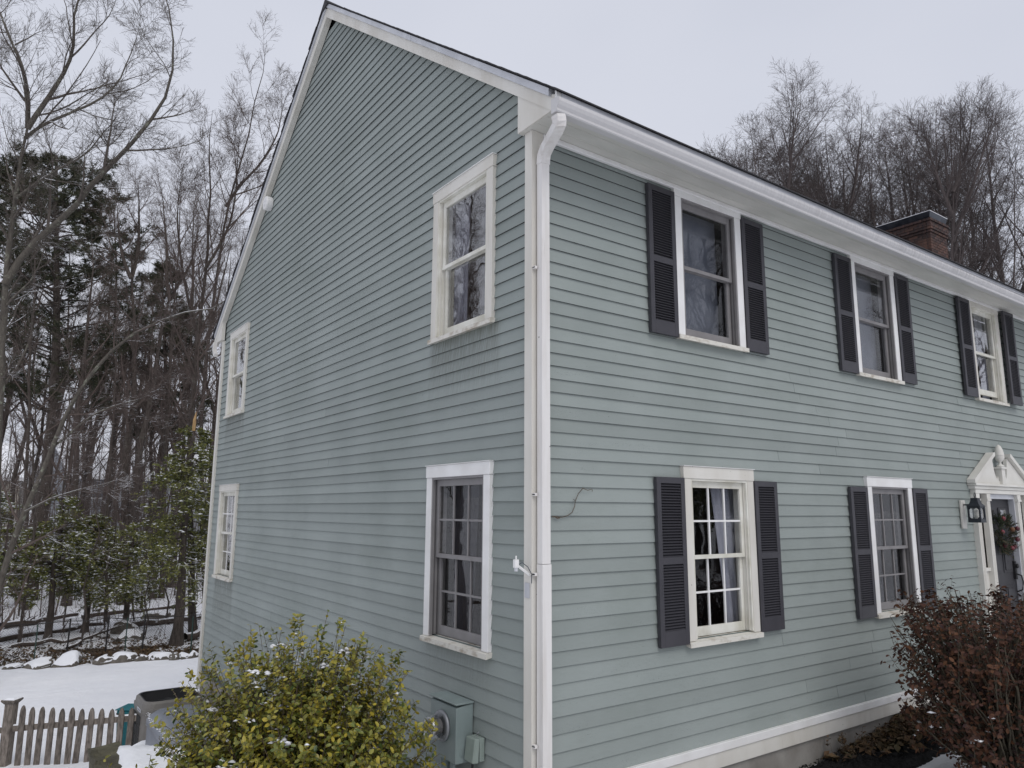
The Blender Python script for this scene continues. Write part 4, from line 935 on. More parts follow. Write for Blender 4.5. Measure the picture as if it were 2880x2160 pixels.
for j, (x, y, sc, src, lab) in enumerate([
    (30.9, 19.4, 1.3, 'C', 'farther bare tree filling in behind the two leftmost trees above the eave'),
    (31.0, 17.0, 1.27, 'C', 'farther bare tree behind the gap left of the forked tree'),
    (36.8, 17.7, 1.36, 'C', 'farther bare tree behind the forked stems left of the chimney'),
    (35.2, 15.1, 1.29, 'C', 'farther bare tree just left of the chimney'),
    (41.4, 15.6, 1.44, 'C', 'farther bare tree crossing behind the vase crowned tree'),
    (37.4, 12.3, 1.33, 'C', 'farther bare tree close right of the chimney'),
    (40.8, 12.3, 1.33, 'C', 'farther bare tree near the right photo edge above the eave'),
    (38.4, 10.4, 1.29, 'C', 'rightmost farther bare tree cut by the photo edge'),
    (-2.4, 37.3, 0.9, 'A', 'bare tree behind the left edge hemlock, upright'),
    (-1.4, 35.3, 0.8, 'B', 'bare tree tight against the big pine trunk on its left'),
    (-0.1, 31.9, 0.78, 'B', 'bare tree between the big pine and the thin sapling'),
    (2.5, 47.3, 1.0, 'A', 'bare tree far behind the middle of the woods'),
    (2.2, 32.7, 0.75, 'A', 'bare tree just right behind the twin stems'),
    (4.5, 44.6, 0.98, 'B', 'far bare tree in the gap right of the twin stemmed tree'),
    (3.0, 29.6, 0.72, 'A', 'bare tree behind the left side of the snapped hemlock'),
    (6.4, 40.8, 0.9, 'B', 'far bare tree behind the snapped hemlock top'),
    (2.3, 53.6, 1.05, 'B', 'farthest bare tree left of the twin stemmed tree'),
    (4.7, 54.3, 1.05, 'A', 'farthest bare tree behind the twin stemmed tree'),
    (37.0, 28.6, 1.48, 'C', 'lowest far bare crown peeping over the eave nearest the corner'),
    (34.6, 22.9, 1.45, 'C', 'deeper bare tree behind the leftmost tree above the eave'),
    (33.3, 16.5, 1.29, 'C', 'bare tree filling between the forked stems and the slender tree'),
    (33.2, 23.9, 1.36, 'C', 'low farther bare tree at the left end of the row above the eave'),
    (41.3, 21.8, 1.52, 'C', 'deeper bare tree directly behind the forked tree'),
    (45.6, 18.8, 1.58, 'C', 'deeper bare tree straight above the chimney cap'),
    (5.4, 28.0, 0.84, 'A', 'bare tree showing just above the rear slope of the roof'),
    (6.3, 34.7, 0.88, 'A', 'bare tree behind the back corner of the house, taller one'),
    (4.9, 36.9, 0.8, 'A', 'bare tree behind the snapped hemlock'),
    (3.5, 35.5, 0.85, 'B', 'bare tree right of the twin stemmed tree, farther back'),
    (2.7, 42.2, 0.82, 'A', 'bare tree far behind the thin sapling'),
    (1.0, 37.3, 0.85, 'B', 'bare tree behind the right edge of the big pine'),
    (0.2, 45.2, 0.95, 'A', 'bare tree behind the big pine trunk'),
    (-1.7, 44.1, 1.0, 'B', 'bare tree behind the maple at the left photo edge'),
    (7.4, 31.4, 1.0, 'A', 'bare tree whose tips show above the upper rear rake'),
    (29.3, 21.9, 1.26, 'C', 'bare tree at the low left end of the row, nearer than its neighbours'),
    (28.9, 19.7, 1.26, 'C', 'bare tree just left of the leftmost tall crown above the eave'),
    (35.1, 20.2, 1.43, 'C', 'bare tree behind the tall tip above the eave')]):
    copy_tree({'A': gA, 'B': gB, 'C': gC}[src], (x, y, gh(x, y)), 1.1 + j * 2.3, sc, lab)

# trees and bank across the lane: seen mirrored in the window panes
for j, (x, y, s) in enumerate([(-8.4, 14.5, .8), (-11.5, 19.5, .9), (-13.5, 25, 1.0), (12.5, -9.5, .85), (18.5, -13, .9), (25, -8.5, .9), (22, -19, 1.0), (31, -9, .95), (16, -16.5, .9), (28, -14.5, 1)]):
    copy_tree(gB if j % 2 else gA, (x, y, gh(x, y)), j * 1.9, s, 'bare tree mirrored in the window panes, ' + ['left part of the upper gable window', 'right part of the upper gable window', 'middle of the upper gable window', 'first upper front window', 'second upper front window', 'last upper front window', 'lower front window', 'window over the entry', 'second pane of the first upper window', 'lower pane of the last upper window'][j], 'bare trees across the lane, mirrored in the panes')
# ---------------------------------------------------------------- conifers
def needles(rs, P, Rr, n, ln, wd, t0=.1, spread=.9, tri=True):
    Nn, m, _ = P.shape
    t = rs.uniform(t0, 1, (Nn, n)); f = t * (m - 1); i = np.minimum(f.astype(int), m - 2); fr = (f - i)[..., None]; ii = np.arange(Nn)[:, None]
    p = (P[ii, i] * (1 - fr) + P[ii, i + 1] * fr).reshape(-1, 3); d = norm(P[ii, i + 1] - P[ii, i]).reshape(-1, 3)
    K = len(p); v = norm(d * (1 - spread * .5) + rs.normal(size=(K, 3)) * spread * np.array([1, 1, .55])); L = (ln * rs.uniform(.6, 1.2, K))[:, None]
    s = norm(np.cross(v, rs.normal(size=(K, 3)))) * wd
    a = p; b_ = p + v * L * .5 + s; c = p + v * L; e = p + v * L * .5 - s
    if tri: V = np.stack([a + s * .6, a - s * .6, c], 1).reshape(-1, 3); F = np.arange(K * 3).reshape(-1, 3)
    else: V = np.stack([a, b_, c, e], 1).reshape(-1, 3); F = np.arange(K * 4).reshape(-1, 4)
    return V, F, p
def blobs(P, r, rs, m, name, parent, flat=.45):
    # small lumpy octahedral snow clots
    K = len(P); o = np.array([[1, 0, 0], [0, 1, 0], [-1, 0, 0], [0, -1, 0], [0, 0, 1.], [0, 0, -.6]])
    j = rs.uniform(.6, 1.4, (K, 6, 1)); sc = (r * rs.uniform(.5, 1.5, K))[:, None, None] * np.array([1, 1, flat])
    a = rs.uniform(0, 6.28, K); ca, sa = np.cos(a), np.sin(a); rot = np.stack([np.stack([ca * 1.5, -sa, 0 * ca], -1), np.stack([sa * 1.5, ca, 0 * ca], -1), np.stack([0 * ca, 0 * ca, 1 + 0 * ca], -1)], 1)
    V = np.einsum('kab,kvb->kva', rot, o[None] * j) * sc + P[:, None]
    f = np.array([[0, 1, 4], [1, 2, 4], [2, 3, 4], [3, 0, 4], [1, 0, 5], [2, 1, 5], [3, 2, 5], [0, 3, 5]])
    F = (f[None] + (np.arange(K) * 6)[:, None, None]).reshape(-1, 3)
    return mesh_np(name, V.reshape(-1, 3), F, m, parent, True)
def hemlock(x, y, h, spread, z0, seed, label, nb=70, trunk_r=.1, lean=(0, 0), snowy=900, top_cut=False, needles_n=11):
    rs = np.random.RandomState(seed); g = gh(x, y)
    root = thing('hemlock_tree', (x, y, g), label, 'evergreen tree')
    m = 12; t = np.linspace(0, 1, m); P = np.stack([x + lean[0] * t + .03 * np.sin(t * 9), y + lean[1] * t, g - .1 + h * t], 1); Rr = trunk_r * (1 - .8 * t); Rr[0] *= 1.5
    V, F = tubes([(P[None], Rr[None])], 8); mesh_np('trunk', V, F, M['bark_dk'], root, True)
    tt = np.sort(rs.uniform(z0, .99, nb)); L = spread * (1 - (tt - z0) / (1.02 - z0)) ** .6 * rs.uniform(.55, 1.1, nb) + .15
    az = rs.uniform(0, 6.28, nb); f = tt * (m - 1); i = np.minimum(f.astype(int), m - 2); fr = (f - i)[:, None]; p = P[i] * (1 - fr) + P[i + 1] * fr
    d = np.stack([np.cos(az), np.sin(az), rs.uniform(-.05, .3, nb)], 1); out = [p]; pos = p
    for s in range(9):
        d = norm(d - np.array([0, 0, .085]) + rs.normal(size=(nb, 3)) * .06); pos = pos + d * L[:, None] / 9; out.append(pos)
    B = np.stack(out, 1); Br = np.linspace(.016, .003, 10)[None] * np.ones((nb, 1))
    sub = spawn(rs, B, Br, 13, .15, 1, L * .42, (40, 65), 5, .5, .002, -.02, .10, flat=True, droop=.12, lenfall=.6)
    V, F = tubes([(B, Br), sub], 3); mesh_np('branches', V, F, M['bark_dk'], root, True)
    V1, F1, p1 = needles(rs, sub[0], sub[1], needles_n, .09, .017, .05, .7, False)
    V2, F2, p2 = needles(rs, B, Br, 16, .09, .017, .2, .8, False)
    mesh_np('foliage', np.concatenate([V1, V2]), np.concatenate([F1, F2 + len(V1)]), M['hem'], root)
    if snowy:
        q = p1[rs.choice(len(p1), snowy)] + np.array([0, 0, .012]); blobs(q, .034, rs, M['snow'], 'snow_clumps', root)
    if top_cut:
        tp = P[-1]; MB().tube([tuple(tp - np.array([0, 0, .15])), tuple(tp + np.array([0, 0, .16])), tuple(tp + np.array([.03, 0, .42]))], [.05, .045, .008], 7).build('splintered_top', M['rawwood'], root)
    return root
hemlock(-1.25, 20.6, 4.1, 1.9, .42, 401, 'green hemlock with snow flecks standing left in the woods behind the wire fence', nb=72, snowy=900)
hemlock(-.25, 21.6, 3.6, 1.5, .38, 402, 'smaller hemlock overlapping the right side of the left green hemlock', nb=70, snowy=900)
hemlock(-2.5, 19.9, 3.3, 1.3, .40, 403, 'low hemlock at the left photo edge beside the maple foot', nb=55, snowy=700)
hemlock(1.62, 18.25, 6.15, 1.9, .34, 404, 'snapped hemlock with a splintered yellow top by the house corner', nb=110, trunk_r=.15, snowy=900, top_cut=True)
hemlock(.75, 21.2, 3.3, 1.1, .3, 405, 'small snow dusted hemlock between the twin stemmed tree and the snapped hemlock', nb=45, snowy=900)
hemlock(2.75, 19.6, 4.6, 1.2, .3, 406, 'narrow hemlock half hidden by the back corner board', nb=55, snowy=900)
hemlock(-2.6, 28.5, 4.3, 1.6, .2, 407, 'snow whitened hemlock far back at the left edge', nb=60, snowy=3000)
hemlock(1.6, 31.5, 2.8, 1.5, .1, 408, 'snow whitened young hemlock far behind the twin stemmed tree', nb=50, snowy=3000)
hemlock(29.2, 9.9, 8.6, 2.4, .45, 409, 'reddish bushy evergreen rising behind the eave right of the chimney', nb=46, snowy=500)  # reddish brush, stood in for by the hemlock builder

for k, (x, y, s_) in enumerate([(19.5, -14.5, 1.5), (22.5, -17.5, 1.7), (26.5, -18.5, 1.6), (24, -21.5, 1.8)]):
    hsrc = [o_ for o_ in col.objects if o_.name.startswith('hemlock_tree')][k % 3]
    copy_tree(hsrc, (x, y, gh(x, y)), k * 1.3, s_, 'evergreen across the lane mirrored dark in the lower front window, ' + ['nearest', 'second', 'third', 'farthest'][k] + ' one', 'evergreens across the lane')
def pine(x, y, h, spread, z0, seed, label, nb=85, tr=.28):
    rs = np.random.RandomState(seed); g = gh(x, y)
    root = thing('pine_tree', (x, y, g), label, 'pine tree')
    m = 14; t = np.linspace(0, 1, m); P = np.stack([x + .35 * np.sin(t * 4) - .5 * t, y + 0 * t, g - .1 + h * t], 1); Rr = tr * (1 - .82 * t); Rr[0] *= 1.4
    V, F = tubes([(P[None], Rr[None])], 9); mesh_np('trunk', V, F, M['bark_dk'], root, True)
    tt = np.sort(rs.uniform(z0, .99, nb) ** .9); env = np.interp(tt, [z0, .5, .7, .85, 1], [.9, 1, .95, .72, .3])
    L = spread * env * rs.uniform(.5, 1.1, nb); az = rs.uniform(0, 6.28, nb)
    f = tt * (m - 1); i = np.minimum(f.astype(int), m - 2); fr = (f - i)[:, None]; p = P[i] * (1 - fr) + P[i + 1] * fr
    d = np.stack([np.cos(az), np.sin(az), rs.uniform(-.05, .45, nb)], 1); out = [p]; pos = p
    for s in range(9):
        d = norm(d + np.array([0, 0, .03]) + rs.normal(size=(nb, 3)) * .09); pos = pos + d * L[:, None] / 9; out.append(pos)
    B = np.stack(out, 1); Br = np.linspace(.045, .008, 10)[None] * np.ones((nb, 1))
    s1 = spawn(rs, B, Br, 9, .3, 1, L * .34, (35, 65), 5, .5, .005, .06, .14, flat=True)
    s2 = spawn(rs, s1[0], s1[1], 5, .3, 1, .42, (30, 60), 3, .6, .003, .10, .16)
    V, F = tubes([(B, Br), s1], 3); mesh_np('branches', V, F, M['bark_dk'], root, True)
    Vn, Fn, _ = needles(rs, s2[0], s2[1], 20, .20, .023, .2, 1.0, True)
    Vm, Fm, _ = needles(rs, s1[0], s1[1], 20, .18, .019, .4, 1.0, True)
    mesh_np('foliage', np.concatenate([Vn, Vm]), np.concatenate([Fn, Fm + len(Vn)]), M['pine'], root)
    return root
pine(-1.3, 30.6, 18.4, 4.9, .36, 501, 'large dark white pine towering behind the maple', nb=130)
pine(3.7, 34.2, 15.5, 2.2, .42, 502, 'narrower dark pine partly hidden by bare trees near the rear rake', nb=60, tr=.2)

# understory saplings and brush
sap = []
for s in range(3):
    rs = np.random.RandomState(600 + s); P = np.array([[[rs.normal() * .05 * k, rs.normal() * .05 * k, 5.2 * k / 8] for k in range(9)]]); Rr = np.linspace(.028, .006, 9)[None]
    a = spawn(rs, P, Rr, 16, .15, 1, 1.5, (45, 85), 7, .45, .004, .02, .15); b_ = spawn(rs, a[0], a[1], 7, .15, 1, .6, (35, 70), 4, .6, .003, .02, .2)
    sap.append((P, Rr, a, b_))
sap_src = []
spots = [(-2.9, 22.5), (-2.2, 24), (-.6, 23.8), (.4, 25.4), (1.3, 23), (2.1, 22.2), (3.2, 25.5), (-1.7, 26.5), (.9, 27.2), (2.6, 28.0), (-.2, 29.5), (3.9, 30), (-3.3, 27.5), (1.9, 25.8), (-1.1, 33), (2.9, 33.5), (.3, 35), (4.8, 27), (-2.4, 36), (5.2, 35), (1.5, 37), (3.4, 38.5), (.2, 20.9), (1.05, 19.6), (-.55, 19.4), (2.2, 20.6)]
where = ['left of the maple', 'behind the low left hemlock', 'behind the middle of the left hemlock', 'left of the twin stemmed tree', 'before the twin stemmed tree', 'behind the snapped hemlock', 'by the back corner board, deep', 'behind the left pale trunk', 'behind the thin sapling', 'right of the twin stemmed tree', 'far back between the hemlocks', 'far back by the house corner', 'deep at the left photo edge', 'between the two upright dark trunks', 'beyond the pine', 'beyond the bare tree by the corner', 'far beyond the twin stemmed tree', 'behind the back corner of the house', 'far beyond the left whitened hemlock', 'farthest right in the woods', 'far back in the middle', 'farthest back near the corner', 'just behind the wire fence, middle', 'just behind the fence beside the snapped hemlock', 'just behind the fence right of the left hemlock', 'close behind the snapped hemlock']
for k, (x, y) in enumerate(spots):
    lab = 'thin leafless understory sapling ' + where[k]
    if k < 3:
        P, Rr, a, b_ = sap[k]; off = np.array([x, y, gh(x, y)])
        root = thing('sapling', tuple(off), lab, 'sapling', 'understory saplings in the woods')
        V, F = tubes([(P + off, Rr)], 6); mesh_np('trunk', V, F, M['bark_dk'], root, True)
        V, F = tubes([(a[0] + off, a[1]), (b_[0] + off, b_[1])], 3); mesh_np('crown', V, F, M['twig'], root, True); sap_src.append(root)
    else: copy_tree(sap_src[k % 3], (x, y, gh(x, y)), k * 1.7, .75 + .5 * ((k * 37) % 10) / 10, lab)

def stuff_woods(name, rs, n, xr, label, h=(9, 17), m=M['twig_r']):
    a = rs.uniform(xr[0], xr[1], n); d = rs.uniform(xr[2], xr[3], n) ; x = CAM.x + d * np.sin(a); y = CAM.y + d * np.cos(a)
    H = rs.uniform(h[0], h[1], n); k = 7; t = np.linspace(0, 1, k)
    P = np.stack([x[:, None] + rs.normal(size=(n, k)) * .05 + rs.normal(size=(n, 1)) * t * 1.2, y[:, None] + rs.normal(size=(n, k)) * .12, gz(x, y)[:, None] + H[:, None] * t], -1)
    Rr = (H * .007)[:, None] * (1 - .75 * t)[None]
    b1 = spawn(rs, P, Rr, 14, .2, .96, H * .2, (25, 50), 5, .5, .008, .07, .08, lenfall=.7); b2 = spawn(rs, b1[0], b1[1], 8, .15, 1, 1.3, (28, 52), 3, .6, .006, .04, .1)
    V, F = tubes([(P, Rr), b1, b2], 3); tag(mesh_np(name, V, F, m, None, True), label, kind='stuff')
rs = np.random.RandomState(700)
stuff_woods('distant_woods', rs, 55, (R(-6), R(19), 46, 100), 'mass of far leafless woods seen between the nearer trunks', m=M['twig'])
stuff_woods('distant_woods', rs, 38, (R(46.5), R(76), 48, 70), 'mass of far leafless woods behind the roof', h=(18, 23))
# low brush: red brown thicket and briars near the wire fence
n = 130; x = rs.uniform(-3.6, 3.8, n); y = 18.3 + rs.uniform(0, 1, n) ** 1.3 * 14 - .2 * x
P = np.stack([x[:, None] + np.cumsum(rs.normal(size=(n, 6)) * .10, 1), y[:, None] + np.cumsum(rs.normal(size=(n, 6)) * .08, 1), gz(x, y)[:, None] + rs.uniform(.7, 1.7, (n, 1)) * np.linspace(0, 1, 6)], -1)
Rr = np.linspace(.008, .003, 6)[None] * np.ones((n, 1)); b1 = spawn(rs, P, Rr, 8, .2, 1, .6, (40, 90), 4, .6, .003, 0, .25, droop=.1); b2 = spawn(rs, b1[0], b1[1], 4, .2, 1, .25, (30, 70), 3, .6, .002, 0, .2)
V, F = tubes([(P, Rr), b1, b2], 3)
n = 85; xx = rs.uniform(-5.5, 9.5, n); yy = rs.uniform(23, 44, n); Hh = rs.uniform(3, 7.5, n)
P = np.stack([xx[:, None] + np.cumsum(rs.normal(size=(n, 7)) * .10, 1), yy[:, None] + np.cumsum(rs.normal(size=(n, 7)) * .08, 1), gz(xx, yy)[:, None] + Hh[:, None] * np.linspace(0, 1, 7)], -1)
Rr = (.004 * Hh)[:, None] * np.linspace(1, .25, 7)[None]; c1 = spawn(rs, P, Rr, 13, .15, 1, 1.5, (35, 80), 5, .5, .004, .02, .12); c2 = spawn(rs, c1[0], c1[1], 6, .15, 1, .6, (30, 65), 3, .6, .003, 0, .14)
V2, F2 = tubes([(P, Rr), c1, c2], 3); tag(mesh_np('understory_thicket', V2, F2, M['twig'], None, True), 'brown thicket of thin leafless understory stems between the trunks', kind='stuff')
for k_, (ox, oy, oz) in enumerate([(1.3, 3.4, .02), (-1.5, 17, .4)]):
    o_ = bpy.data.objects['understory_thicket'].copy(); col.objects.link(o_); o_.location = (ox, oy, oz); o_['label'] = ['brown thicket a little deeper between the trunks', 'farthest brown thicket of the woods'][k_]
tag(mesh_np('brush', V, F, M['twig'], None, True), 'tangle of leafless briars behind the wire fence', kind='stuff')
# dead lower branches hatch the mid storey
# fallen leaves along the stone edge
def leaf_litter(name, n, fx, fy, fz, size, m, label, rs, parent=None):
    x = fx(rs, n); y = fy(rs, n, x); z = fz(x, y) + rs.uniform(.0, .02, n); p = np.stack([x, y, z], 1)
    a = rs.uniform(0, 6.28, n); tl = rs.normal(size=(n, 2)) * .45; u = norm(np.stack([np.cos(a), np.sin(a), tl[:, 0]], 1)); v = norm(np.stack([-np.sin(a), np.cos(a), tl[:, 1]], 1)); s = (size * rs.uniform(.5, 1.3, n))[:, None]
    up = np.array([0, 0, 1.]) * s * .25
    V = np.stack([p - u * s, p - v * s * .55 + up, p + u * s, p + v * s * .55 + up], 1).reshape(-1, 3)
    o = mesh_np(name, V, np.arange(n * 4).reshape(-1, 4), m, parent); 
    return tag(o, label, kind='stuff')
rs = np.random.RandomState(801)
ed = lambda x: 16.55 - .28 * (x - .2) + .15 * np.sin(x * 2.3)
leaf_litter('leaf_litter', 5200, lambda r, n: r.uniform(-4.2, 3.6, n), lambda r, n, x: ed(x) + .1 + np.abs(r.normal(size=n)) * 1.5, lambda x, y: gz(x, y) + .005, .045, M['litter'], 'brown leaves scattered over snow behind the stone edge', rs)

# ---------------------------------------------------------------- stones, logs, wire fence at the wood edge
def rock(name, x, y, z, sx, sy, sz, seed, m, label, snow=.5, cat='stone', group=None, cuts=2):
    import bmesh
    rs = np.random.RandomState(seed); bm = bmesh.new(); bmesh.ops.create_icosphere(bm, subdivisions=cuts + 1, radius=1)
    ph = rs.uniform(0, 6, 6); root = thing(name, (x, y, z), label, cat, group)
    planes = [(Vector(q).normalized(), rs.uniform(.55, .85)) for q in rs.normal(size=(11, 3))]
    for v in bm.verts:
        c = v.co.copy(); k = 1.12 + .07 * math.sin(5.1 * c.x + ph[0]) * math.sin(4.3 * c.y + ph[1]) + .05 * math.sin(9 * c.z + ph[2])
        c = c * k
        for n_, d_ in planes:
            e = c.dot(n_)
            if e > d_: c = c - n_ * (e - d_) * .92
        v.co = Vector((c.x * sx, c.y * sy, max(-.35, c.z) * sz))
    bm.normal_update()
    me = bpy.data.meshes.new('rock_body'); bm.to_mesh(me); me.materials.append(m); o = link('rock_body', me, root); o['kind'] = 'part' if False else ''
    del o['kind']
    if snow:
        for v in list(bm.verts):
            n_ = v.normal
            kk = n_.z + .25 * math.sin(9 * v.co.x / sx + ph[3]) + .2 * math.sin(7 * v.co.y / sy + ph[4]); v.co = v.co + Vector((0, 0, .024 * min(1, sz * 4) if kk > 1.0 - .75 * snow else -.025))
        bmesh.ops.delete(bm, geom=[v for v in bm.verts if v.co.z < .0], context='VERTS')
        for f in bm.faces: f.smooth = True
        me2 = bpy.data.meshes.new('snow_cap'); bm.to_mesh(me2); me2.materials.append(M['snow']); link('snow_cap', me2, root)
    bm.free(); return root
SG = 'field stones edging the yard below the woods'
for k, (x, y, sx, sy, sz, sn, lab) in enumerate([
    (-2.75, 17.45, .30, .25, .14, .5, 'low dark stone at the left end of the stone edge'),
    (-1.62, 17.10, .36, .28, .20, .6, 'long bare sided stone at the left of the snowy mound stone'),
    (-1.02, 16.90, .40, .32, .22, 1., 'large domed stone wholly capped in snow, left part of the edge'),
    (-.28, 16.72, .26, .22, .17, .3, 'dark stone just right of the large snow capped dome'),
    (.10, 16.64, .36, .24, .20, .5, 'brown blocky stone with a snow cap, middle of the edge'),
    (.46, 16.46, .16, .14, .15, .2, 'small pointed bare stone right of the brown blocky one'),
    (.68, 16.42, .18, .15, .13, .9, 'small snowy stone paired beside the pointed one'),
    (.88, 16.52, .32, .26, .17, 1., 'snow mounded stone right of the middle of the edge'),
    (1.22, 16.28, .17, .14, .15, .3, 'little grey stone before the snow mounded one'),
    (1.42, 16.22, .16, .14, .13, 1., 'round white capped stone near the green fence post'),
    (1.62, 16.20, .18, .15, .13, .9, 'second round white capped stone near the green fence post'),
    (1.98, 16.02, .26, .2, .12, .5, 'flat stone between the fence post and the house corner'),
    (2.38, 15.85, .34, .26, .20, .4, 'mossy stone closest to the back corner of the house'),
    (-2.15, 17.20, .22, .2, .10, .7, 'low snow dusted stone left of the long bare sided stone')]):
    rock('field_stone', x, y, gh(x, y) + .01, sx * .9, sy * .9, sz * 1.15, 900 + k, M['stone'], lab, sn, group=SG)
for k, (x, y, sx, sy, sz, lab) in enumerate([(.78, 20.9, .5, .4, .34, 'rock in the woods behind the middle black post'), (.72, 19.6, .35, .3, .22, 'smaller rock before the rock behind the black post'), (-2.9, 24, .45, .35, .3, 'dark rock deep at the left edge of the woods'), (2.1, 23.5, .5, .3, .3, 'long rock deep in the woods by the house corner')]):
    rock('woodland_rock', x, y, gh(x, y), sx, sy, sz, 950 + k, M['stone'], lab, .6)
for k, (a, b_, r_, lab) in enumerate([
    ((-3.4, 20.9), (.4, 22.4), .09, 'long fallen log lying behind the left hemlock trunks'),
    ((-2.9, 20.0), (-.2, 19.9), .07, 'snow topped log left behind the wire fence'),
    ((1.1, 21.9), (4.0, 22.2), .10, 'fallen log right of the rock, ending by the house corner'),
    ((1.9, 18.6), (4.4, 20.3), .11, 'dark log pile stem rising at the back corner board'),
    ((.0, 24.8), (3.8, 25.6), .08, 'farther fallen log crossing behind the snapped hemlock'),
    ((-2.2, 23.8), (-.1, 25.2), .10, 'reddish rotten log deep behind the left hemlock'),
    ((-.9, 18.9), (.9, 21.2), .045, 'thin fallen stem slanting back from the wire fence')]):
    rs = np.random.RandomState(970 + k); p0 = np.array([*a, gh(*a) + r_ * 1.1]); p1 = np.array([*b_, gh(*b_) + r_ * 1.5 + (.25 if k in (3, 6) else 0)])
    P = np.linspace(p0, p1, 9); P[1:-1] += rs.normal(size=(7, 3)) * .03
    root = thing('fallen_log', tuple(p0), lab, 'log')
    V, F = tubes([(P[None], (r_ * np.linspace(1.1, .6, 9))[None])], 8); mesh_np('log_stem', V, F, M['log'], root, True)
    st = spawn(rs, P[None], np.full((1, 9), r_ * .6), 7, .1, 1, .6, (40, 80), 3, .5, .006, .1, .2); V, F = tubes([st], 4); mesh_np('stubs', V, F, M['log'], root, True)
# wire fence: two runs
def wire_fence(posts, mpost, label, hgt, sag=0.0, rail=True):
    root = thing('wire_fence', (*posts[0], gh(*posts[0])), label, 'wire fence')
    for (x, y) in posts:
        g = gh(x, y); MB().tube([(x, y, g - .1), (x + .01, y, g + hgt + .06)], .021, 6).build('post', mpost, root)
    V = []; Fc = []; mb = MB()
    for (a, b_) in zip(posts, posts[1:]):
        d = math.dist(a, b_); n = int(d / .062); A = lambda t, z: (a[0] + (b_[0] - a[0]) * t, a[1] + (b_[1] - a[1]) * t, gh(a[0] + (b_[0] - a[0]) * t, a[1] + (b_[1] - a[1]) * t) + z)
        rz_ = int(hgt / .062)
        for i in range(-rz_, n):          # diagonal wires both ways = chain link
            for sg in (1, -1):
                t0, t1 = (i, i + rz_)
                za, zb = (.03, hgt) if sg > 0 else (hgt, .03)
                ta, tb = t0 / n, t1 / n
                if ta < 0: za = za + (zb - za) * (0 - ta) / (tb - ta); ta = 0
                if tb > 1:
                    zb = za + (zb - za) * (1 - ta) / (tb - ta); tb = 1
                if tb <= ta: continue
                p, q = Vector(A(ta, za)), Vector(A(tb, zb)); s_ = .0016; k = len(V)
                V += [(p.x, p.y, p.z - s_), (q.x, q.y, q.z - s_), (q.x, q.y, q.z + s_), (p.x, p.y, p.z + s_)]; Fc.append((k, k + 1, k + 2, k + 3))
        if rail: mb.tube([A(0, hgt), A(.5, hgt - .04), A(1, hgt)], .011, 5)
    mesh_np('wire_mesh', np.array(V), np.array(Fc), M['iron'], root)['kind'] = 'stuff'
    if mb.v: mb.build('top_wire', mpost, root)
wire_fence([(-3.9, 18.5), (-2.45, 18.35), (-.97, 18.2), (-.12, 18.05), (.72, 17.9), (1.9, 17.75), (3.3, 17.5)], M['iron'], 'black chain link fence sagging along the edge of the woods', .85)
for k, (x, y, lab) in enumerate([(-1.72, 17.3, 'thin green steel stake left of the large snow capped stone'), (1.62, 16.55, 'thin green steel stake near the round white capped stones'), (2.3, 16.4, 'green steel stake nearest the back corner of the house'), (.20, 17.2, 'green steel stake behind the brown blocky stone')]):
    g = gh(x, y); root = thing('steel_stake', (x, y, g), lab, 'stake', 'green steel stakes behind the stones')
    MB().box(x - .014, x + .014, y - .003, y + .003, g - .1, g + .95).box(x - .003, x + .003, y + .0035, y + .025, g - .1, g + .95).build('stake_shaft', M['green'], root)

# ---------------------------------------------------------------- shrubs
def bez(a, b_, c, n):
    t = np.linspace(0, 1, n)[None, :, None]; return (1 - t) ** 2 * a[:, None] + 2 * t * (1 - t) * b_[:, None] + t ** 2 * c[:, None]
LEAF = np.array([[0, 0, -.02], [.30, .25, .035], [.70, .25, .035], [1, 0, -.05], [.70, -.25, .035], [.30, -.25, .035]])
LEAFF = np.array([[0, 3, 2, 1], [0, 5, 4, 3]])
def leaves_on(rs, P, Rr, n, size, t0, up=.4, droop=0.0, opposite=True):
    Nn, m, _ = P.shape; t = np.broadcast_to(np.linspace(t0, 1, n)[None], (Nn, n)) + rs.uniform(-.01, .01, (Nn, n)); t = t.clip(0, .9999)
    f = t * (m - 1); i = np.minimum(f.astype(int), m - 2); fr = (f - i)[..., None]; ii = np.arange(Nn)[:, None]
    p = (P[ii, i] * (1 - fr) + P[ii, i + 1] * fr).reshape(-1, 3); d = norm(P[ii, i + 1] - P[ii, i]).reshape(-1, 3)
    K = len(p); ref = norm(np.cross(d, rs.normal(size=(Nn, 1, 3)).repeat(n, 1).reshape(K, 3))); alt = np.where(np.tile(np.arange(n), Nn) % 2 == 0, 1., -1.)[:, None]
    q = np.cross(d, ref); ph = (np.tile(np.arange(n), Nn) // 2 % 2)[:, None]; side = np.where(ph == 0, ref, q) * alt
    u = norm(d * up + side + np.array([0, 0, -droop]) + rs.normal(size=(K, 3)) * .22)
    nrm = norm(d + rs.normal(size=(K, 3)) * .35 - (d * u).sum(-1, keepdims=True) * u); nrm = norm(nrm - (nrm * u).sum(-1, keepdims=True) * u); v = np.cross(nrm, u)
    return p, u, v, nrm, size * rs.uniform(.6, 1.15, K)
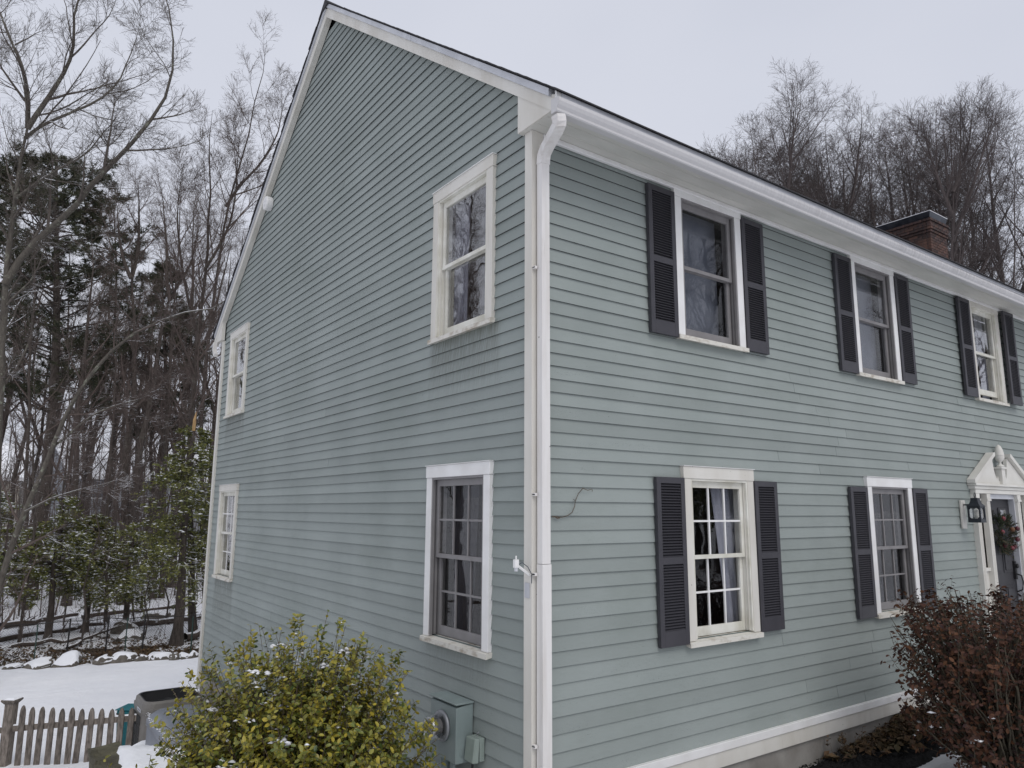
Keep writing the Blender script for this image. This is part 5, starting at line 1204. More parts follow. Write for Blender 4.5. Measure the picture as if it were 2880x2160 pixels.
def shrub(name, loc, label, targets, base_sp, stems_m, leaf_m, seed, leaf, nleaf=16, side=(4, .16), side_leaf=8, t_leaf=.55, thick=.008, up=.4, droop=0., crook=.12, nobj=300, group=None, cat='shrub', rstem=.0016, leaf_n_side_t=.1):
    rs = np.random.RandomState(seed); root = thing(name, loc, label, cat, group); T = targets; K = len(T); L0 = np.array(loc)
    a = rs.uniform(0, 6.28, K); r = base_sp * np.sqrt(rs.uniform(0, 1, K)); B = L0 + np.stack([r * np.cos(a), r * np.sin(a), -.05 + 0 * r], 1)
    mid = B * .5 + T * .5 + rs.normal(size=(K, 3)) * crook * np.array([1, 1, .4]); mid[:, :2] = mid[:, :2] * .72 + L0[:2] * .28 + (T[:, :2] - L0[:2]) * .12
    P = bez(B, mid, T, 12); P[:, 1:-1] += rs.normal(size=(K, 10, 3)) * .008; th = thick * rs.uniform(.35, 1.3, K); th[rs.choice(K, max(1, K // 14))] *= 1.9
    Rr = np.maximum(th[:, None] * np.linspace(1, .12, 12)[None], rstem)
    s1 = spawn(rs, P, Rr, side[0], .45, .97, side[1], (25, 55), 4, .6, rstem * .8, .10, .12, lenfall=.3)
    V, F = tubes([(P, Rr)], 4); V2, F2 = tubes([s1], 3); mesh_np('stems', np.concatenate([V, V2]), np.concatenate([F, F2 + len(V)]), stems_m, root, True)
    G = [leaves_on(rs, P, Rr, nleaf, leaf, t_leaf, up, droop), leaves_on(rs, s1[0], s1[1], side_leaf, leaf, leaf_n_side_t, up, droop)]
    p, u, v, n_, s = [np.concatenate([g[i] for g in G]) for i in range(5)]
    C = np.array(CAM); dist = np.linalg.norm(p - C, axis=1); vd = norm(p - C); face = np.abs((n_ * vd).sum(-1)) + .25
    rad = np.linalg.norm((p - L0)[:, :2], axis=1)
    big = np.argsort(-(s * face / dist ** 2))[:nobj]; msk = np.ones(len(p), bool); msk[big] = False
    def emit(idx):
        q = LEAF[None] * s[idx, None, None]; return p[idx, None] + q[..., :1] * u[idx, None] + q[..., 1:2] * v[idx, None] + q[..., 2:3] * n_[idx, None]
    idx = np.nonzero(msk)[0]; V = emit(idx).reshape(-1, 3); F = (LEAFF[None] + (np.arange(len(idx)) * 6)[:, None, None]).reshape(-1, 4)
    mesh_np('foliage', V, F, leaf_m, root, True)['kind'] = 'stuff'
    me = bpy.data.meshes.new('leaf'); me.from_pydata(LEAF.tolist(), [], LEAFF.tolist()); me.materials.append(leaf_m); me.polygons.foreach_set('use_smooth', [True] * 2)
    for i in big:
        o = link('leaf', me, root)
        Mx = Matrix(((u[i][0], v[i][0], n_[i][0]), (u[i][1], v[i][1], n_[i][1]), (u[i][2], v[i][2], n_[i][2]))).to_4x4() @ Matrix.Scale(float(s[i]), 4)
        Mx.translation = Vector(p[i] - L0); o.matrix_local = Mx
    return root, p
# left evergreen: broad dome with upright shoots
rs = np.random.RandomState(21)
cx, cy = -1.20, 1.12; g0 = gh(cx, cy)
def dome(rs, n, cx, cy, rx, ry, z0, z1, top, inner=.5):
    a = rs.uniform(0, 6.28, n); ph = np.arccos(rs.uniform(-.15, 1, n)); rr_ = rs.uniform(inner, 1, n) ** .6
    x = cx + rx * rr_ * np.sin(ph) * np.cos(a); y = cy + ry * rr_ * np.sin(ph) * np.sin(a); z = z0 + (z1 - z0) * rr_ * np.cos(ph).clip(-.2, 1)
    return np.stack([x, y, z], 1)
# dome axes: wide across the view, shallower in depth
T = dome(rs, 720, 0, 0, 1.07, .62, .42, 1.60, 0, .35)
ca, sa = math.cos(-.62), math.sin(-.62)
T = np.stack([cx + T[:, 0] * ca - T[:, 1] * sa, cy + T[:, 0] * sa + T[:, 1] * ca, T[:, 2]], 1)
T[:, 0] = np.minimum(T[:, 0], -.10)
k = rs.choice(len(T), 46); T[k, 2] += rs.uniform(.05, .16, 46) * (T[k, 2] > .9)
# low left skirt and long arching sprays
sk = []; a_z = lambda t: .60 - .30 * t
for i in range(130):
    t = rs.uniform(0, 1); sk.append([cx - .45 - .60 * t + rs.normal() * .10, cy + .30 + .42 * t + rs.normal() * .1, a_z(t) + rs.uniform(-.26, .10)])
T = np.concatenate([T, np.array(sk)])
bush1, lp = shrub('evergreen_shrub', (cx, cy, g0), 'large evergreen shrub with yellow green leaves and snow bits below the gable window', T, .22, M['bushstem'], M['bush'], 22, .043, nleaf=20, side=(4, .17), side_leaf=10, t_leaf=.52, thick=.007)
rs = np.random.RandomState(23)
C_ = np.array(CAM); top = lp[(lp[:, 2] > .35)]
ctr = top[rs.choice(len(top), 42)]; q = (ctr[:, None] + rs.normal(size=(42, 9, 3)) * np.array([.035, .035, .010])).reshape(-1, 3) + np.array([0, 0, .008])
lowl = lp[(lp[:, 0] < -1.25) & (lp[:, 2] < 1.0)]; q = np.concatenate([q, (lowl[rs.choice(len(lowl), 60)][:, None] + rs.normal(size=(60, 10, 3)) * np.array([.04, .04, .012])).reshape(-1, 3), top[rs.choice(len(top), 200)]])
blobs(q, .0165, rs, M['snow'], 'snow_clumps', bush1, .6)['kind'] = 'stuff'
# small sprig shrub at the bottom left
rs = np.random.RandomState(31)
bx, by = -2.32, 1.05
T = np.stack([bx + rs.normal(size=16) * .17, by + rs.normal(size=16) * .13, .62 + rs.uniform(-.14, .26, 16)], 1)
shrub('sprig_shrub', (bx, by, gh(bx, by)), 'few upright round leaved sprigs at the bottom edge left of the big shrub', T, .12, M['bushstem'], M['bush'], 32, .044, nleaf=14, side=(1, .10), side_leaf=6, t_leaf=.62, thick=.004, nobj=60)
# russet leaved shrub at the right
rs = np.random.RandomState(41)
rx_, ry_ = 4.02, -1.26; g1 = gh(rx_, ry_)
def rdome(n, inner):
    a = rs.uniform(0, 6.28, n); r = np.sqrt(rs.uniform(inner, 1, n)); z = rs.uniform(0, 1, n) ** .62
    R0 = .92 * (1 - .16 * np.clip(z - .75, 0, 1) * 4) * (.80 + .20 * np.minimum(1, z * 1.7)); return np.stack([rx_ + r * R0 * np.cos(a) * 1.15, ry_ + r * R0 * np.sin(a) * .85, .32 + 1.30 * z - .10 * (r ** 3)], 1)
T = np.concatenate([rdome(110, .2), rdome(165, .72)])
T2 = rdome(190, .05); T2[:, 2] = 1.58 + rs.uniform(-.10, .07, 190) - .12 * (((T2[:, 0] - rx_) / 1.05) ** 2 + ((T2[:, 1] - ry_) / .8) ** 2) ** 1.5; T = np.concatenate([T, T2])
T[:, 1] = np.minimum(T[:, 1], -.30)
bush2, lp2 = shrub('russet_shrub', (rx_, ry_, g1), 'clipped shrub with dark russet leaves and bare inner stems before the front wall', T, .16, M['rstem'], M['rleaf'], 42, .046, nleaf=7, side=(5, .19), side_leaf=5, t_leaf=.66, thick=.013, up=.3, droop=.35, crook=.16, leaf_n_side_t=.3)
rs = np.random.RandomState(44); lo_ = lp2[lp2[:, 2] < .75]; blobs(lo_[rs.choice(len(lo_), 90)], .02, rs, M['snow'], 'snow_clumps', bush2, .5)['kind'] = 'stuff'

# ---------------------------------------------------------------- front bed
def sheet(name, poly_fn, x0, x1, n, m, off, mt, label, rough, seed, kind='structure'):
    rs = np.random.RandomState(seed); V = []; F = []
    for i in range(n + 1):
        x = x0 + (x1 - x0) * i / n; ya, yb = poly_fn(x)
        for j in range(m + 1):
            y = ya + (yb - ya) * j / m; e = min(j, m - j) / m
            V.append((x, y, gh(x, y) + off * min(1, e * 6) + (rough * rs.normal() if 0 < j < m else -.03)))
    for i in range(n):
        for j in range(m): k = i * (m + 1) + j; F.append((k, k + 1, k + m + 2, k + m + 1))
    o = mesh_np(name, np.array(V), np.array(F), mt, None, True); return tag(o, label, kind=kind)
snow_line = lambda x: -.50 - .10 * math.sin(x * 1.9) - .03 * math.sin(x * 7) - (.0 if x < 3.9 else .10 * (x - 3.9))
sheet('mulch_bed', lambda x: (snow_line(x), .011), -.1, 6.8, 260, 26, .035, M['mulch'], 'black mulch strip along the front foundation', .008, 51)
rs = np.random.RandomState(52)
leaf_litter('mulch_chips', 5200, lambda r, n: r.uniform(1.8, 6.7, n), lambda r, n, x: r.uniform(-.52, .0, n), lambda x, y: gz(x, y) + .035, .014, M['mulch'], 'shredded black mulch in the front bed', rs)
leaf_litter('fallen_leaves', 1000, lambda r, n: np.clip(r.normal(4.75, .62, n), 3.3, 6.7), lambda r, n, x: -.02 - np.abs(r.normal(size=n)) * .16, lambda x, y: gz(x, y) + .05 + .11 * np.exp(-((x - 4.9) / .8) ** 2) * np.exp(-(y / .2) ** 2), .045, M['litter'], 'tan and green fallen leaves heaped against the foundation', rs)
# a few weeds in the bed
T = np.stack([rs.uniform(3.6, 5.4, 60), rs.uniform(-.22, -.04, 60), gh(4, 0) + rs.uniform(.08, .26, 60)], 1)
for k in range(7):
    x0 = 3.55 + .28 * k; y0 = -.10 - .05 * (k % 2); t_ = np.stack([x0 + rs.normal(size=9) * .07, y0 + rs.normal(size=9) * .04, gh(x0, y0) + rs.uniform(.08, .24, 9)], 1); t_[:, 1] = np.minimum(t_[:, 1], -.03)
    shrub('weed', (x0, y0, gh(x0, y0) + .03), ['straggling green weed nearest the corner on the mulch', 'second straggling weed against the foundation', 'weed with tan leaf at the heap of leaves', 'small weed in the middle of the leaf heap', 'weed in the leaf heap below the clipped shrub', 'weed half hidden behind the shrub stems', 'weed farthest along the foundation'][k], t_, .02, M['bushstem'], M['litter'], 60 + k, .028, nleaf=6, side=(2, .05), side_leaf=4, t_leaf=.3, thick=.0022, nobj=0, cat='weed', group='weeds in the front bed', rstem=.001)

# ---------------------------------------------------------------- utilities on the gable
mt = thing('electric_meter', (0, .92, .30), 'sage painted electric meter box with round glass meter on the gable', 'electric meter')
MB().prism([(-.002, .715, .47), (-.002, 1.095, .47), (-.15, 1.095, .47), (-.15, .715, .47)], [(-.002, .715, .875), (-.002, 1.095, .875), (-.15, 1.095, .855), (-.15, .715, .855)]).build('meter_box', M['meter'], mt, bevel=.006)
MB().box(-.162, -.002, .706, 1.104, .8755, .889).build('hood', M['meter'], mt, bevel=.003)
MB().lathe([(.108, 0), (.112, -.012), (.104, -.026), (.094, -.028)], (-.1505, .905, .70), 28, 0).build('ring', M['chrome'], mt, smooth=True)
MB().lathe([(.088, 0), (.088, -.07), (.084, -.095), (.07, -.112), (.001, -.118)], (-.1785, .905, .70), 24, 0).build('meter_glass', M['mtrglass'], mt, smooth=True)
MB().lathe([(.070, 0), (.070, -.014), (.001, -.0145)], (-.258, .905, .70), 24, 0).build('meter_face', M['mtrface'], mt)
MB().lathe([(.055, 0), (.048, -.035), (.060, -.04), (.040, -.075), (.001, -.076)], (-.180, .905, .70), 10, 0).build('meter_works', M['greydk'], mt)
mk = MB()
for i, (dy, dz, w_, h_) in enumerate([(0, .030, .034, .007), (0, .014, .030, .003), (0, -.004, .036, .002), (-.012, -.030, .010, .010), (.012, -.030, .010, .010), (0, -.048, .022, .003)]):
    mk.box(-.2733, -.2727, .905 + dy - w_ / 2, .905 + dy + w_ / 2, .70 + dz - h_ / 2, .70 + dz + h_ / 2)
mk.build('meter_markings', M['ink'], mt)
for r0 in (.038, .026, .013): MB().tube([(-.08 + r0 * math.cos(a), .7128, .545 + r0 * math.sin(a)) for a in np.linspace(0, 6.283, 20)], .0016, 4).build('knockout', M['meter'], mt)
MB().tube([(-.075, .99, .468), (-.075, .99, -.1)], .038, 12).build('conduit', M['meter'], mt)
MB().tube([(-.075, .87, .468), (-.075, .87, -.1)], .024, 10).build('conduit', M['meter'], mt)
ob = thing('outdoor_outlet', (0, .72, .5), 'pale green outlet cover with a hanging cord beside the meter box', 'outlet')
c = MB(); c.prism([(-.048, .565, .500), (-.048, .685, .500), (-.092, .700, .500), (-.092, .580, .500)], [(-.038, .565, .665), (-.038, .685, .665), (-.075, .695, .665), (-.075, .575, .665)]); c.build('cover_flap', M['outbox'], ob, bevel=.006)
MB().box(-.040, -.001, .560, .680, .510, .668).build('cover_base', M['outbox'], ob, bevel=.004)
MB().tube([(-.05, .635, .505), (-.055, .635, .44), (-.05, .625, .36), (-.03, .62, .28)], .006, 6).tube([(-.05, .65, .505), (-.05, .655, .45), (-.03, .64, .40)], .004, 6).build('cord', M['black'], ob)
MB().tube([(-.03, .62, .668), (-.028, .62, .69), (-.012, .62, .695)], .005, 6).build('hinge', M['chrome'], ob)
ss = thing('temperature_sensor', (-.03, .0, 1.86), 'small white sensor on an arm jutting from the corner board', 'sensor')
MB().tube([(-.028, -.012, 1.852), (-.115, .005, 1.915)], .010, 6).build('arm', M['white2'], ss)
MB().box(-.150, -.118, -.010, .020, 1.905, 1.960).tube([(-.134, .005, 1.96), (-.134, .005, 1.985)], .006, 6).build('sensor_body', M['white2'], ss, bevel=.004)
MB().tube([(-.134, .005, 1.905), (-.134, .005, 1.882)], .013, 8).build('probe', M['alu'], ss)
MB().tube([(-.12, .0, 1.925), (-.10, -.02, 1.94), (-.06, -.03, 1.91), (-.03, -.034, 1.86), (-.03, -.034, 1.80)], .003, 5).build('wire', M['ink'], ss)
MB().box(-.0315, -.0285, -.010, .045, 1.70, 1.80).build('bracket', M['alu'], ss)
al = thing('alarm_siren', (-.03, 6.62, 6.88), 'round white siren box high on the gable beside the rear rake', 'alarm siren')
MB().lathe([(.105, .03), (.11, .0), (.11, -.05), (.10, -.066), (.001, -.068)], (-.03, 6.60, 6.89), 24, 0).build('siren_cover', M['white2'], al, smooth=False)
MB().box(-.0985, -.0978, 6.585, 6.615, 6.90, 6.93).box(-.0985, -.0978, 6.575, 6.625, 6.86, 6.87).box(-.0985, -.0978, 6.580, 6.620, 6.84, 6.847).build('printed_mark', M['alu'], al)

# lantern by the door
lt = thing('wall_lantern', (6.62, -.02, 2.16), 'black square wall lantern with flared top left of the entry', 'lantern')
MB().box(6.550, 6.655, -.026, -.001, 2.10, 2.44).build('back_board', M['doorwhite'], lt, bevel=.003)
LX, LY = 6.60, -.165; hw = .062
fb = MB(); zb, zt = 2.19, 2.365
for sx, sy in ((-1, -1), (1, -1), (1, 1), (-1, 1)):
    fb.box(LX + sx * hw - .009, LX + sx * hw + .009, LY + sy * hw - .009, LY + sy * hw + .009, zb, zt)
fb.box(LX - hw - .010, LX + hw + .010, LY - hw - .010, LY + hw + .010, zb - .015, zb + .022)
for sg, ax in ((-1, 0), (1, 0), (-1, 1), (1, 1)):
    w2 = .004
    for zz0, zz1 in ((zb + .022, zb + .030), (zt - .018, zt)):
        if ax == 0: fb.box(LX + sg * hw - w2, LX + sg * hw + w2, LY - hw, LY + hw, zz0, zz1)
        else: fb.box(LX - hw, LX + hw, LY + sg * hw - w2, LY + sg * hw + w2, zz0, zz1)
    for q in (-1, 1):    # corner webs make the openings eight sided
        for top_ in (0, 1):
            z0_, z1_ = (zb + .030, zb + .054) if not top_ else (zt - .018, zt - .042)
            A = hw - .008; Bq = hw - .030
            if ax == 0: fb.prism([(LX + sg * hw - w2, LY + q * A, z0_), (LX + sg * hw - w2, LY + q * Bq, z0_), (LX + sg * hw - w2, LY + q * A, z1_)], [(LX + sg * hw + w2, LY + q * A, z0_), (LX + sg * hw + w2, LY + q * Bq, z0_), (LX + sg * hw + w2, LY + q * A, z1_)])
            else: fb.prism([(LX + q * A, LY + sg * hw - w2, z0_), (LX + q * Bq, LY + sg * hw - w2, z0_), (LX + q * A, LY + sg * hw - w2, z1_)], [(LX + q * A, LY + sg * hw + w2, z0_), (LX + q * Bq, LY + sg * hw + w2, z0_), (LX + q * A, LY + sg * hw + w2, z1_)])
fb.build('lantern_frame', M['lamp'], lt)
for ax, sg in ((0, -1), (0, 1), (1, -1), (1, 1)):
    g = MB()
    if ax == 0: g.box(LX + sg * hw * .93 - .001, LX + sg * hw * .93 + .001, LY - hw * .9, LY + hw * .9, zb + .02, zt - .02)
    else: g.box(LX - hw * .9, LX + hw * .9, LY + sg * hw * .93 - .001, LY + sg * hw * .93 + .001, zb + .02, zt - .02)
    g.build('lantern_glass', M['mtrglass'], lt)
rf = MB(); prof = [(hw + .014, zt), (hw + .011, zt + .010), (.050, zt + .036), (.040, zt + .070), (.038, zt + .100), (.002, zt + .106)]
k0 = 0; rf.v = []
for r_, z in prof:
    rf.v += [(LX - r_, LY - r_, z), (LX + r_, LY - r_, z), (LX + r_, LY + r_, z), (LX - r_, LY + r_, z)]
for i in range(len(prof) - 1):
    for j in range(4): rf.f.append((i * 4 + j, i * 4 + (j + 1) % 4, (i + 1) * 4 + (j + 1) % 4, (i + 1) * 4 + j))
rf.f.append((3, 2, 1, 0)); rf.build('lantern_roof', M['lamp'], lt)
MB().tube([(LX + .019 * math.cos(a), LY, zt + .134 + .030 * math.sin(a)) for a in np.linspace(-1.6, 4.7, 14)], .005, 5).build('hanging_ring', M['lamp'], lt)
MB().tube([(LX, LY + hw, zt + .02), (LX, -.024, zt + .02)], .010, 6).build('wall_arm', M['lamp'], lt)
MB().tube([(LX, LY, zb + .01), (LX, LY, zb + .13)], .020, 10).build('bulb', M['bulb'], lt, smooth=True)
# wreath on the door
wr = thing('door_wreath', (7.70, .0, 2.02), 'evergreen wreath with red and maroon baubles hanging on the charcoal door', 'wreath')
rs = np.random.RandomState(71); n = 190; a = rs.uniform(0, 6.28, n); r = .17 + rs.normal(size=n) * .03
P0 = np.stack([7.72 + r * np.cos(a), -.005 + rs.normal(size=n) * .022, 2.02 + r * np.sin(a)], 1); dd = norm(np.stack([np.cos(a + .8), -.55 + rs.normal(size=n) * .3, np.sin(a + .8)], 1) + rs.normal(size=(n, 3)) * .4)
P = np.stack([P0 + dd * .03 * i for i in range(4)], 1); V, F, _ = needles(rs, P, np.full((n, 4), .002), 22, .034, .0032, .05, .9, False)
mesh_np('wreath_greens', V, F, M['wreath'], wr); V, F = tubes([(P, np.full((n, 4), .0035))], 4); mesh_np('wreath_stems', V, F, M['bushstem'], wr)
for x, z, y, mm in ((7.63, 2.22, .0, 'red'), (7.56, 2.05, .0, 'red'), (7.78, 1.84, -.01, 'red'), (7.93, 2.09, -.04, 'dkred'), (7.90, 1.95, -.04, 'dkred'), (7.87, 1.86, -.01, 'dkred'), (7.83, 2.08, -.02, 'orange'), (7.60, 1.88, .0, 'dkred')):
    MB().lathe([(.002, -.030)] + [(.030 * math.cos(t), .030 * math.sin(t)) for t in np.linspace(-1.3, 1.3, 8)] + [(.002, .030)], (x, y - .055, z), 14).build('bauble', M[mm], wr, smooth=True)
# window box style light in door is a child of the door

# ---------------------------------------------------------------- side yard: picket fence, condenser, generator, cart, stone
f0 = np.array([-2.62, 9.26]); f1 = np.array([-1.03, 8.02]); dirf = (f1 - f0) / np.linalg.norm(f1 - f0); nf = np.array([dirf[1], -dirf[0]])
pf = thing('picket_fence', (float(f0[0]), float(f0[1]), gh(*f0)), 'weathered brown picket fence ending at the condenser', 'picket fence')
def fpt(s, o, z): q = f0 + dirf * s + nf * o; return (float(q[0]), float(q[1]), z)
def yb(px_, Z=None): return px_
TOPZ = -.525
sp = .1455
# distances along the fence for the photographed pickets
for k in range(-5, 13):
    s0 = .02 + (.0 if k < 0 else .36) + (k if k >= 0 else (k + 1)) * sp + (-.17 if k < 0 else 0) + rnd.uniform(-.004, .004)
    w_ = .041; zt = TOPZ + rnd.uniform(-.012, .012) - .015 * math.sin(k / 12 * 3.14); zb = -1.45; ln = rnd.uniform(-.010, .010) + (.03 if k == 6 else 0)
    prof = [(-w_, zb, -ln), (w_, zb, -ln), (w_, zt - .12, 0), (w_ * .86, zt - .065, 0), (w_ * .5, zt - .02, 0), (0, zt, 0), (-w_ * .5, zt - .02, 0), (-w_ * .86, zt - .065, 0), (-w_, zt - .12, 0)]
    mb = MB(); mb.prism([fpt(s0 + u + l_, .012, z) for u, z, l_ in prof], [fpt(s0 + u + l_, .031, z) for u, z, l_ in prof]); mb.build('picket', M['fence'], pf)
for sA, sB, z0_, z1_ in ((-1.2, .14, -.93, -.86), (.25, 2.06, -.84, -.665)):
    MB().prism([fpt(sA, -.028, z0_ - .04), fpt(sA, .011, z0_ - .04), fpt(sB, .011, z1_ - .04), fpt(sB, -.028, z1_ - .04)], [fpt(sA, -.028, z0_ + .04), fpt(sA, .011, z0_ + .04), fpt(sB, .011, z1_ + .04), fpt(sB, -.028, z1_ + .04)]).build('rail', M['fence'], pf)
    n = 14; ts = np.linspace(0, 1, n)
    MB().prism([fpt(sA, -.026, z0_ + .041), fpt(sA, .009, z0_ + .041), fpt(sB, .009, z1_ + .041), fpt(sB, -.026, z1_ + .041)], [fpt(sA, -.020, z0_ + .056), fpt(sA, .004, z0_ + .056), fpt(sB, .004, z1_ + .056), fpt(sB, -.020, z1_ + .056)]).build('rail_snow', M['snow'], pf)
po = MB(); s0 = .19; h_ = .060
po.prism([fpt(s0 - h_ - .01, -.06, -1.5), fpt(s0 + h_ - .01, -.06, -1.5), fpt(s0 + h_ - .01, .06, -1.5), fpt(s0 - h_ - .01, .06, -1.5)], [fpt(s0 - h_, -.06, -.50), fpt(s0 + h_, -.06, -.50), fpt(s0 + h_, .06, -.50), fpt(s0 - h_, .06, -.50)])
post = po.build('post', M['fence'], pf)
cp = MB(); a = h_ + .005; b_ = .098
cp.prism([fpt(s0 - a, -a, -.499), fpt(s0 + a, -a, -.499), fpt(s0 + a, a, -.499), fpt(s0 - a, a, -.499)], [fpt(s0 - b_, -b_, -.455), fpt(s0 + b_, -b_, -.455), fpt(s0 + b_, b_, -.455), fpt(s0 - b_, b_, -.455)])
cp.prism([fpt(s0 - b_, -b_, -.4549), fpt(s0 + b_, -b_, -.4549), fpt(s0 + b_, b_, -.4549), fpt(s0 - b_, b_, -.4549)], [fpt(s0 - b_, -b_, -.437), fpt(s0 + b_, -b_, -.437), fpt(s0 + b_, b_, -.437), fpt(s0 - b_, b_, -.437)])
cp.build('post_cap', M['fence'], post)
MB().prism([fpt(s0 - .085, -.085, -.4365), fpt(s0 + .085, -.085, -.4365), fpt(s0 + .085, .085, -.4365), fpt(s0 - .085, .085, -.4365)], [fpt(s0 - .04, -.04, -.415), fpt(s0 + .05, -.04, -.415), fpt(s0 + .05, .04, -.415), fpt(s0 - .04, .04, -.415)]).build('cap_snow', M['snow'], post)

# condenser
def rrect(x0, x1, y0, y1, r, z, n=4):
    pts = []
    for (cx_, cy2, a0) in ((x1 - r, y1 - r, 0), (x0 + r, y1 - r, 90), (x0 + r, y0 + r, 180), (x1 - r, y0 + r, 270)):
        for i in range(n + 1): t = math.radians(a0 + 90 * i / n); pts.append((cx_ + r * math.cos(t), cy2 + r * math.sin(t), z))
    return pts
def loft(rings, name, m, parent, cap0=True, cap1=True, smooth=False, bevel=0):
    s = MB(); n = len(rings[0])
    for r_ in rings: s.v += r_
    for i in range(len(rings) - 1):
        for j in range(n): s.f.append((i * n + j, i * n + (j + 1) % n, (i + 1) * n + (j + 1) % n, (i + 1) * n + j))
    if cap0: s.f.append(tuple(range(n))[::-1])
    if cap1: s.f.append(tuple((len(rings) - 1) * n + j for j in range(n)))
    return s.build(name, m, parent, smooth=smooth, bevel=bevel)
ax0, ax1, ay0, ay1, at = -.99, -.20, 7.62, 8.41, -.40
ac = thing('air_conditioner', (-.6, 8.0, -1.25), 'taupe air conditioning condenser with dark fan well behind the generator', 'air conditioner')
loft([rrect(ax0 - .02, ax1 + .02, ay0 - .02, ay1 + .02, .12, -1.24), rrect(ax0 - .01, ax1 + .01, ay0 - .01, ay1 + .01, .12, at - .16)], 'cabinet', M['ac'], ac)
top_ = loft([rrect(ax0 - .018, ax1 + .018, ay0 - .018, ay1 + .018, .12, at - .1595), rrect(ax0 - .018, ax1 + .018, ay0 - .018, ay1 + .018, .12, at - .10), rrect(ax0 - .006, ax1 + .006, ay0 - .006, ay1 + .006, .13, at - .09), rrect(ax0, ax1, ay0, ay1, .14, at - .03), rrect(ax0 + .03, ax1 - .03, ay0 + .03, ay1 - .03, .14, at)], 'top_shroud', M['ac'], ac, cap1=False)
loft([rrect(ax0 + .03, ax1 - .03, ay0 + .03, ay1 - .03, .14, at), rrect(ax0 + .05, ax1 - .05, ay0 + .05, ay1 - .05, .14, at - .005), rrect(ax0 + .06, ax1 - .06, ay0 + .06, ay1 - .06, .14, at - .13)], 'fan_well', M['black'], ac, cap0=False)
gr = MB()
for k in range(1, 12):
    y = ay0 + .06 + (ay1 - ay0 - .12) * k / 12; gr.tube([(ax0 + .06, y, at - .02), (ax1 - .06, y, at - .02)], .003, 4)
gr.build('fan_grille', M['black'], ac)
MB().lathe([(.09, 0), (.09, .05), (.001, .06)], ((ax0 + ax1) / 2, (ay0 + ay1) / 2, at - .12), 14).build('fan_motor', M['black'], ac)
for side_ in (0, 1):
    for k in range(4):
        z1_ = at - .20 - .14 * k; s = MB(); z0_ = z1_ - .125
        for q in range(3):
            L0_, L1_ = (ax0 + .12, ax1 - .36) if side_ == 0 else (ay0 + .12, ay1 - .12)
            a_ = L0_ + (L1_ - L0_) * q / 3 + .006; c_ = L0_ + (L1_ - L0_) * (q + 1) / 3 - .006
            nn = 9
            for i in range(nn):
                u0_ = a_ + (c_ - a_) * i / nn
                if side_ == 0: s.box(u0_, u0_ + (c_ - a_) / nn * .62, ay0 - .024, ay0 - .0195, z0_, z1_)
                else: s.box(ax0 - .024, ax0 - .0195, u0_, u0_ + (c_ - a_) / nn * .62, z0_, z1_)
        s.build('louver_slots', M['acgap'], ac, kind='stuff')
MB().box(ax1 - .30, ax1 - .20, ay0 - .0245, ay0 - .0205, at - .30, at - .15).build('info_label', M['labelb'], ac)
tx = MB()
for k in range(5): tx.box(ax1 - .29, ax1 - .215 - .012 * (k % 2), ay0 - .0252, ay0 - .0247, at - .17 - .024 * k - .008, at - .17 - .024 * k)
tx.build('label_print', M['ink'], ac)
MB().box(ax0 - .0235, ax0 - .0190, ay0 + .12, ay0 + .36, at - .145, at - .105).build('brand_plate', M['label'], ac)
tx = MB()
for k in range(7): tx.box(ax0 - .0241, ax0 - .0237, ay0 + .14 + .029 * k, ay0 + .155 + .029 * k, at - .136, at - .114)
tx.build('brand_letters', M['ink'], ac)
MB().box(ax0 - .1, ax1 + .1, ay0 - .1, ay1 + .1, -1.4, -1.241).build('pad', M['concrete'], ac)
# generator with domed ribbed lid, long axis along the wall
GZ = .0
gx0, gx1, gy0, gy1 = -1.10, -.42, 5.55, 6.86
gn = thing('standby_generator', (-.76, 6.2, -.75), 'grey standby generator with ribbed domed lid dusted with snow', 'generator')
loft([rrect(gx0, gx1, gy0, gy1, .12, -.80+GZ), rrect(gx0, gx1, gy0, gy1, .12, -.47+GZ), rrect(gx0 + .01, gx1 - .01, gy0 + .01, gy1 - .01, .12, -.46+GZ)], 'housing', M['gen'], gn, smooth=False)
loft([rrect(gx0 - .015, gx1 + .015, gy0 - .015, gy1 + .015, .13, -.459+GZ), rrect(gx0 - .012, gx1 + .012, gy0 - .012, gy1 + .012, .13, -.40+GZ), rrect(gx0 + .02, gx1 - .02, gy0 + .03, gy1 - .03, .13, -.345+GZ), rrect(gx0 + .075, gx1 - .075, gy0 + .09, gy1 - .09, .13, -.295+GZ), rrect(gx0 + .15, gx1 - .15, gy0 + .17, gy1 - .17, .12, -.268+GZ), rrect(gx0 + .24, gx1 - .24, gy0 + .3, gy1 - .3, .08, -.262+GZ)], 'lid', M['gen'], gn, smooth=True)
rb_ = MB()
for k in range(34):
    y = gy0 + .20 + (gy1 - gy0 - .40) * k / 33
    rb_.tube([(gx0 + .035, y, -.352+GZ), (gx0 + .085, y, -.300+GZ), (gx0 + .155, y, -.272+GZ), ((gx0 + gx1) / 2, y, -.264+GZ), (gx1 - .155, y, -.272+GZ)], .005, 4)
rb_.build('lid_ribs', M['gen'], gn, kind='stuff')
rs = np.random.RandomState(81); n = 420; t = rs.uniform(0, 1, n)
edgeP = np.where(rs.uniform(size=(n, 1)) < .55, np.stack([gx0 + .05 + rs.normal(size=n) * .03, gy0 + .02 + t * (gy1 - gy0), -.355 + GZ + rs.normal(size=n) * .006], 1), np.stack([gx0 + t * (gx1 - gx0), gy0 + .05 + rs.normal(size=n) * .035, -.345 + GZ + rs.normal(size=n) * .008], 1))
blobs(edgeP, .011, rs, M['snow'], 'lid_snow', gn, .35)['kind'] = 'stuff'
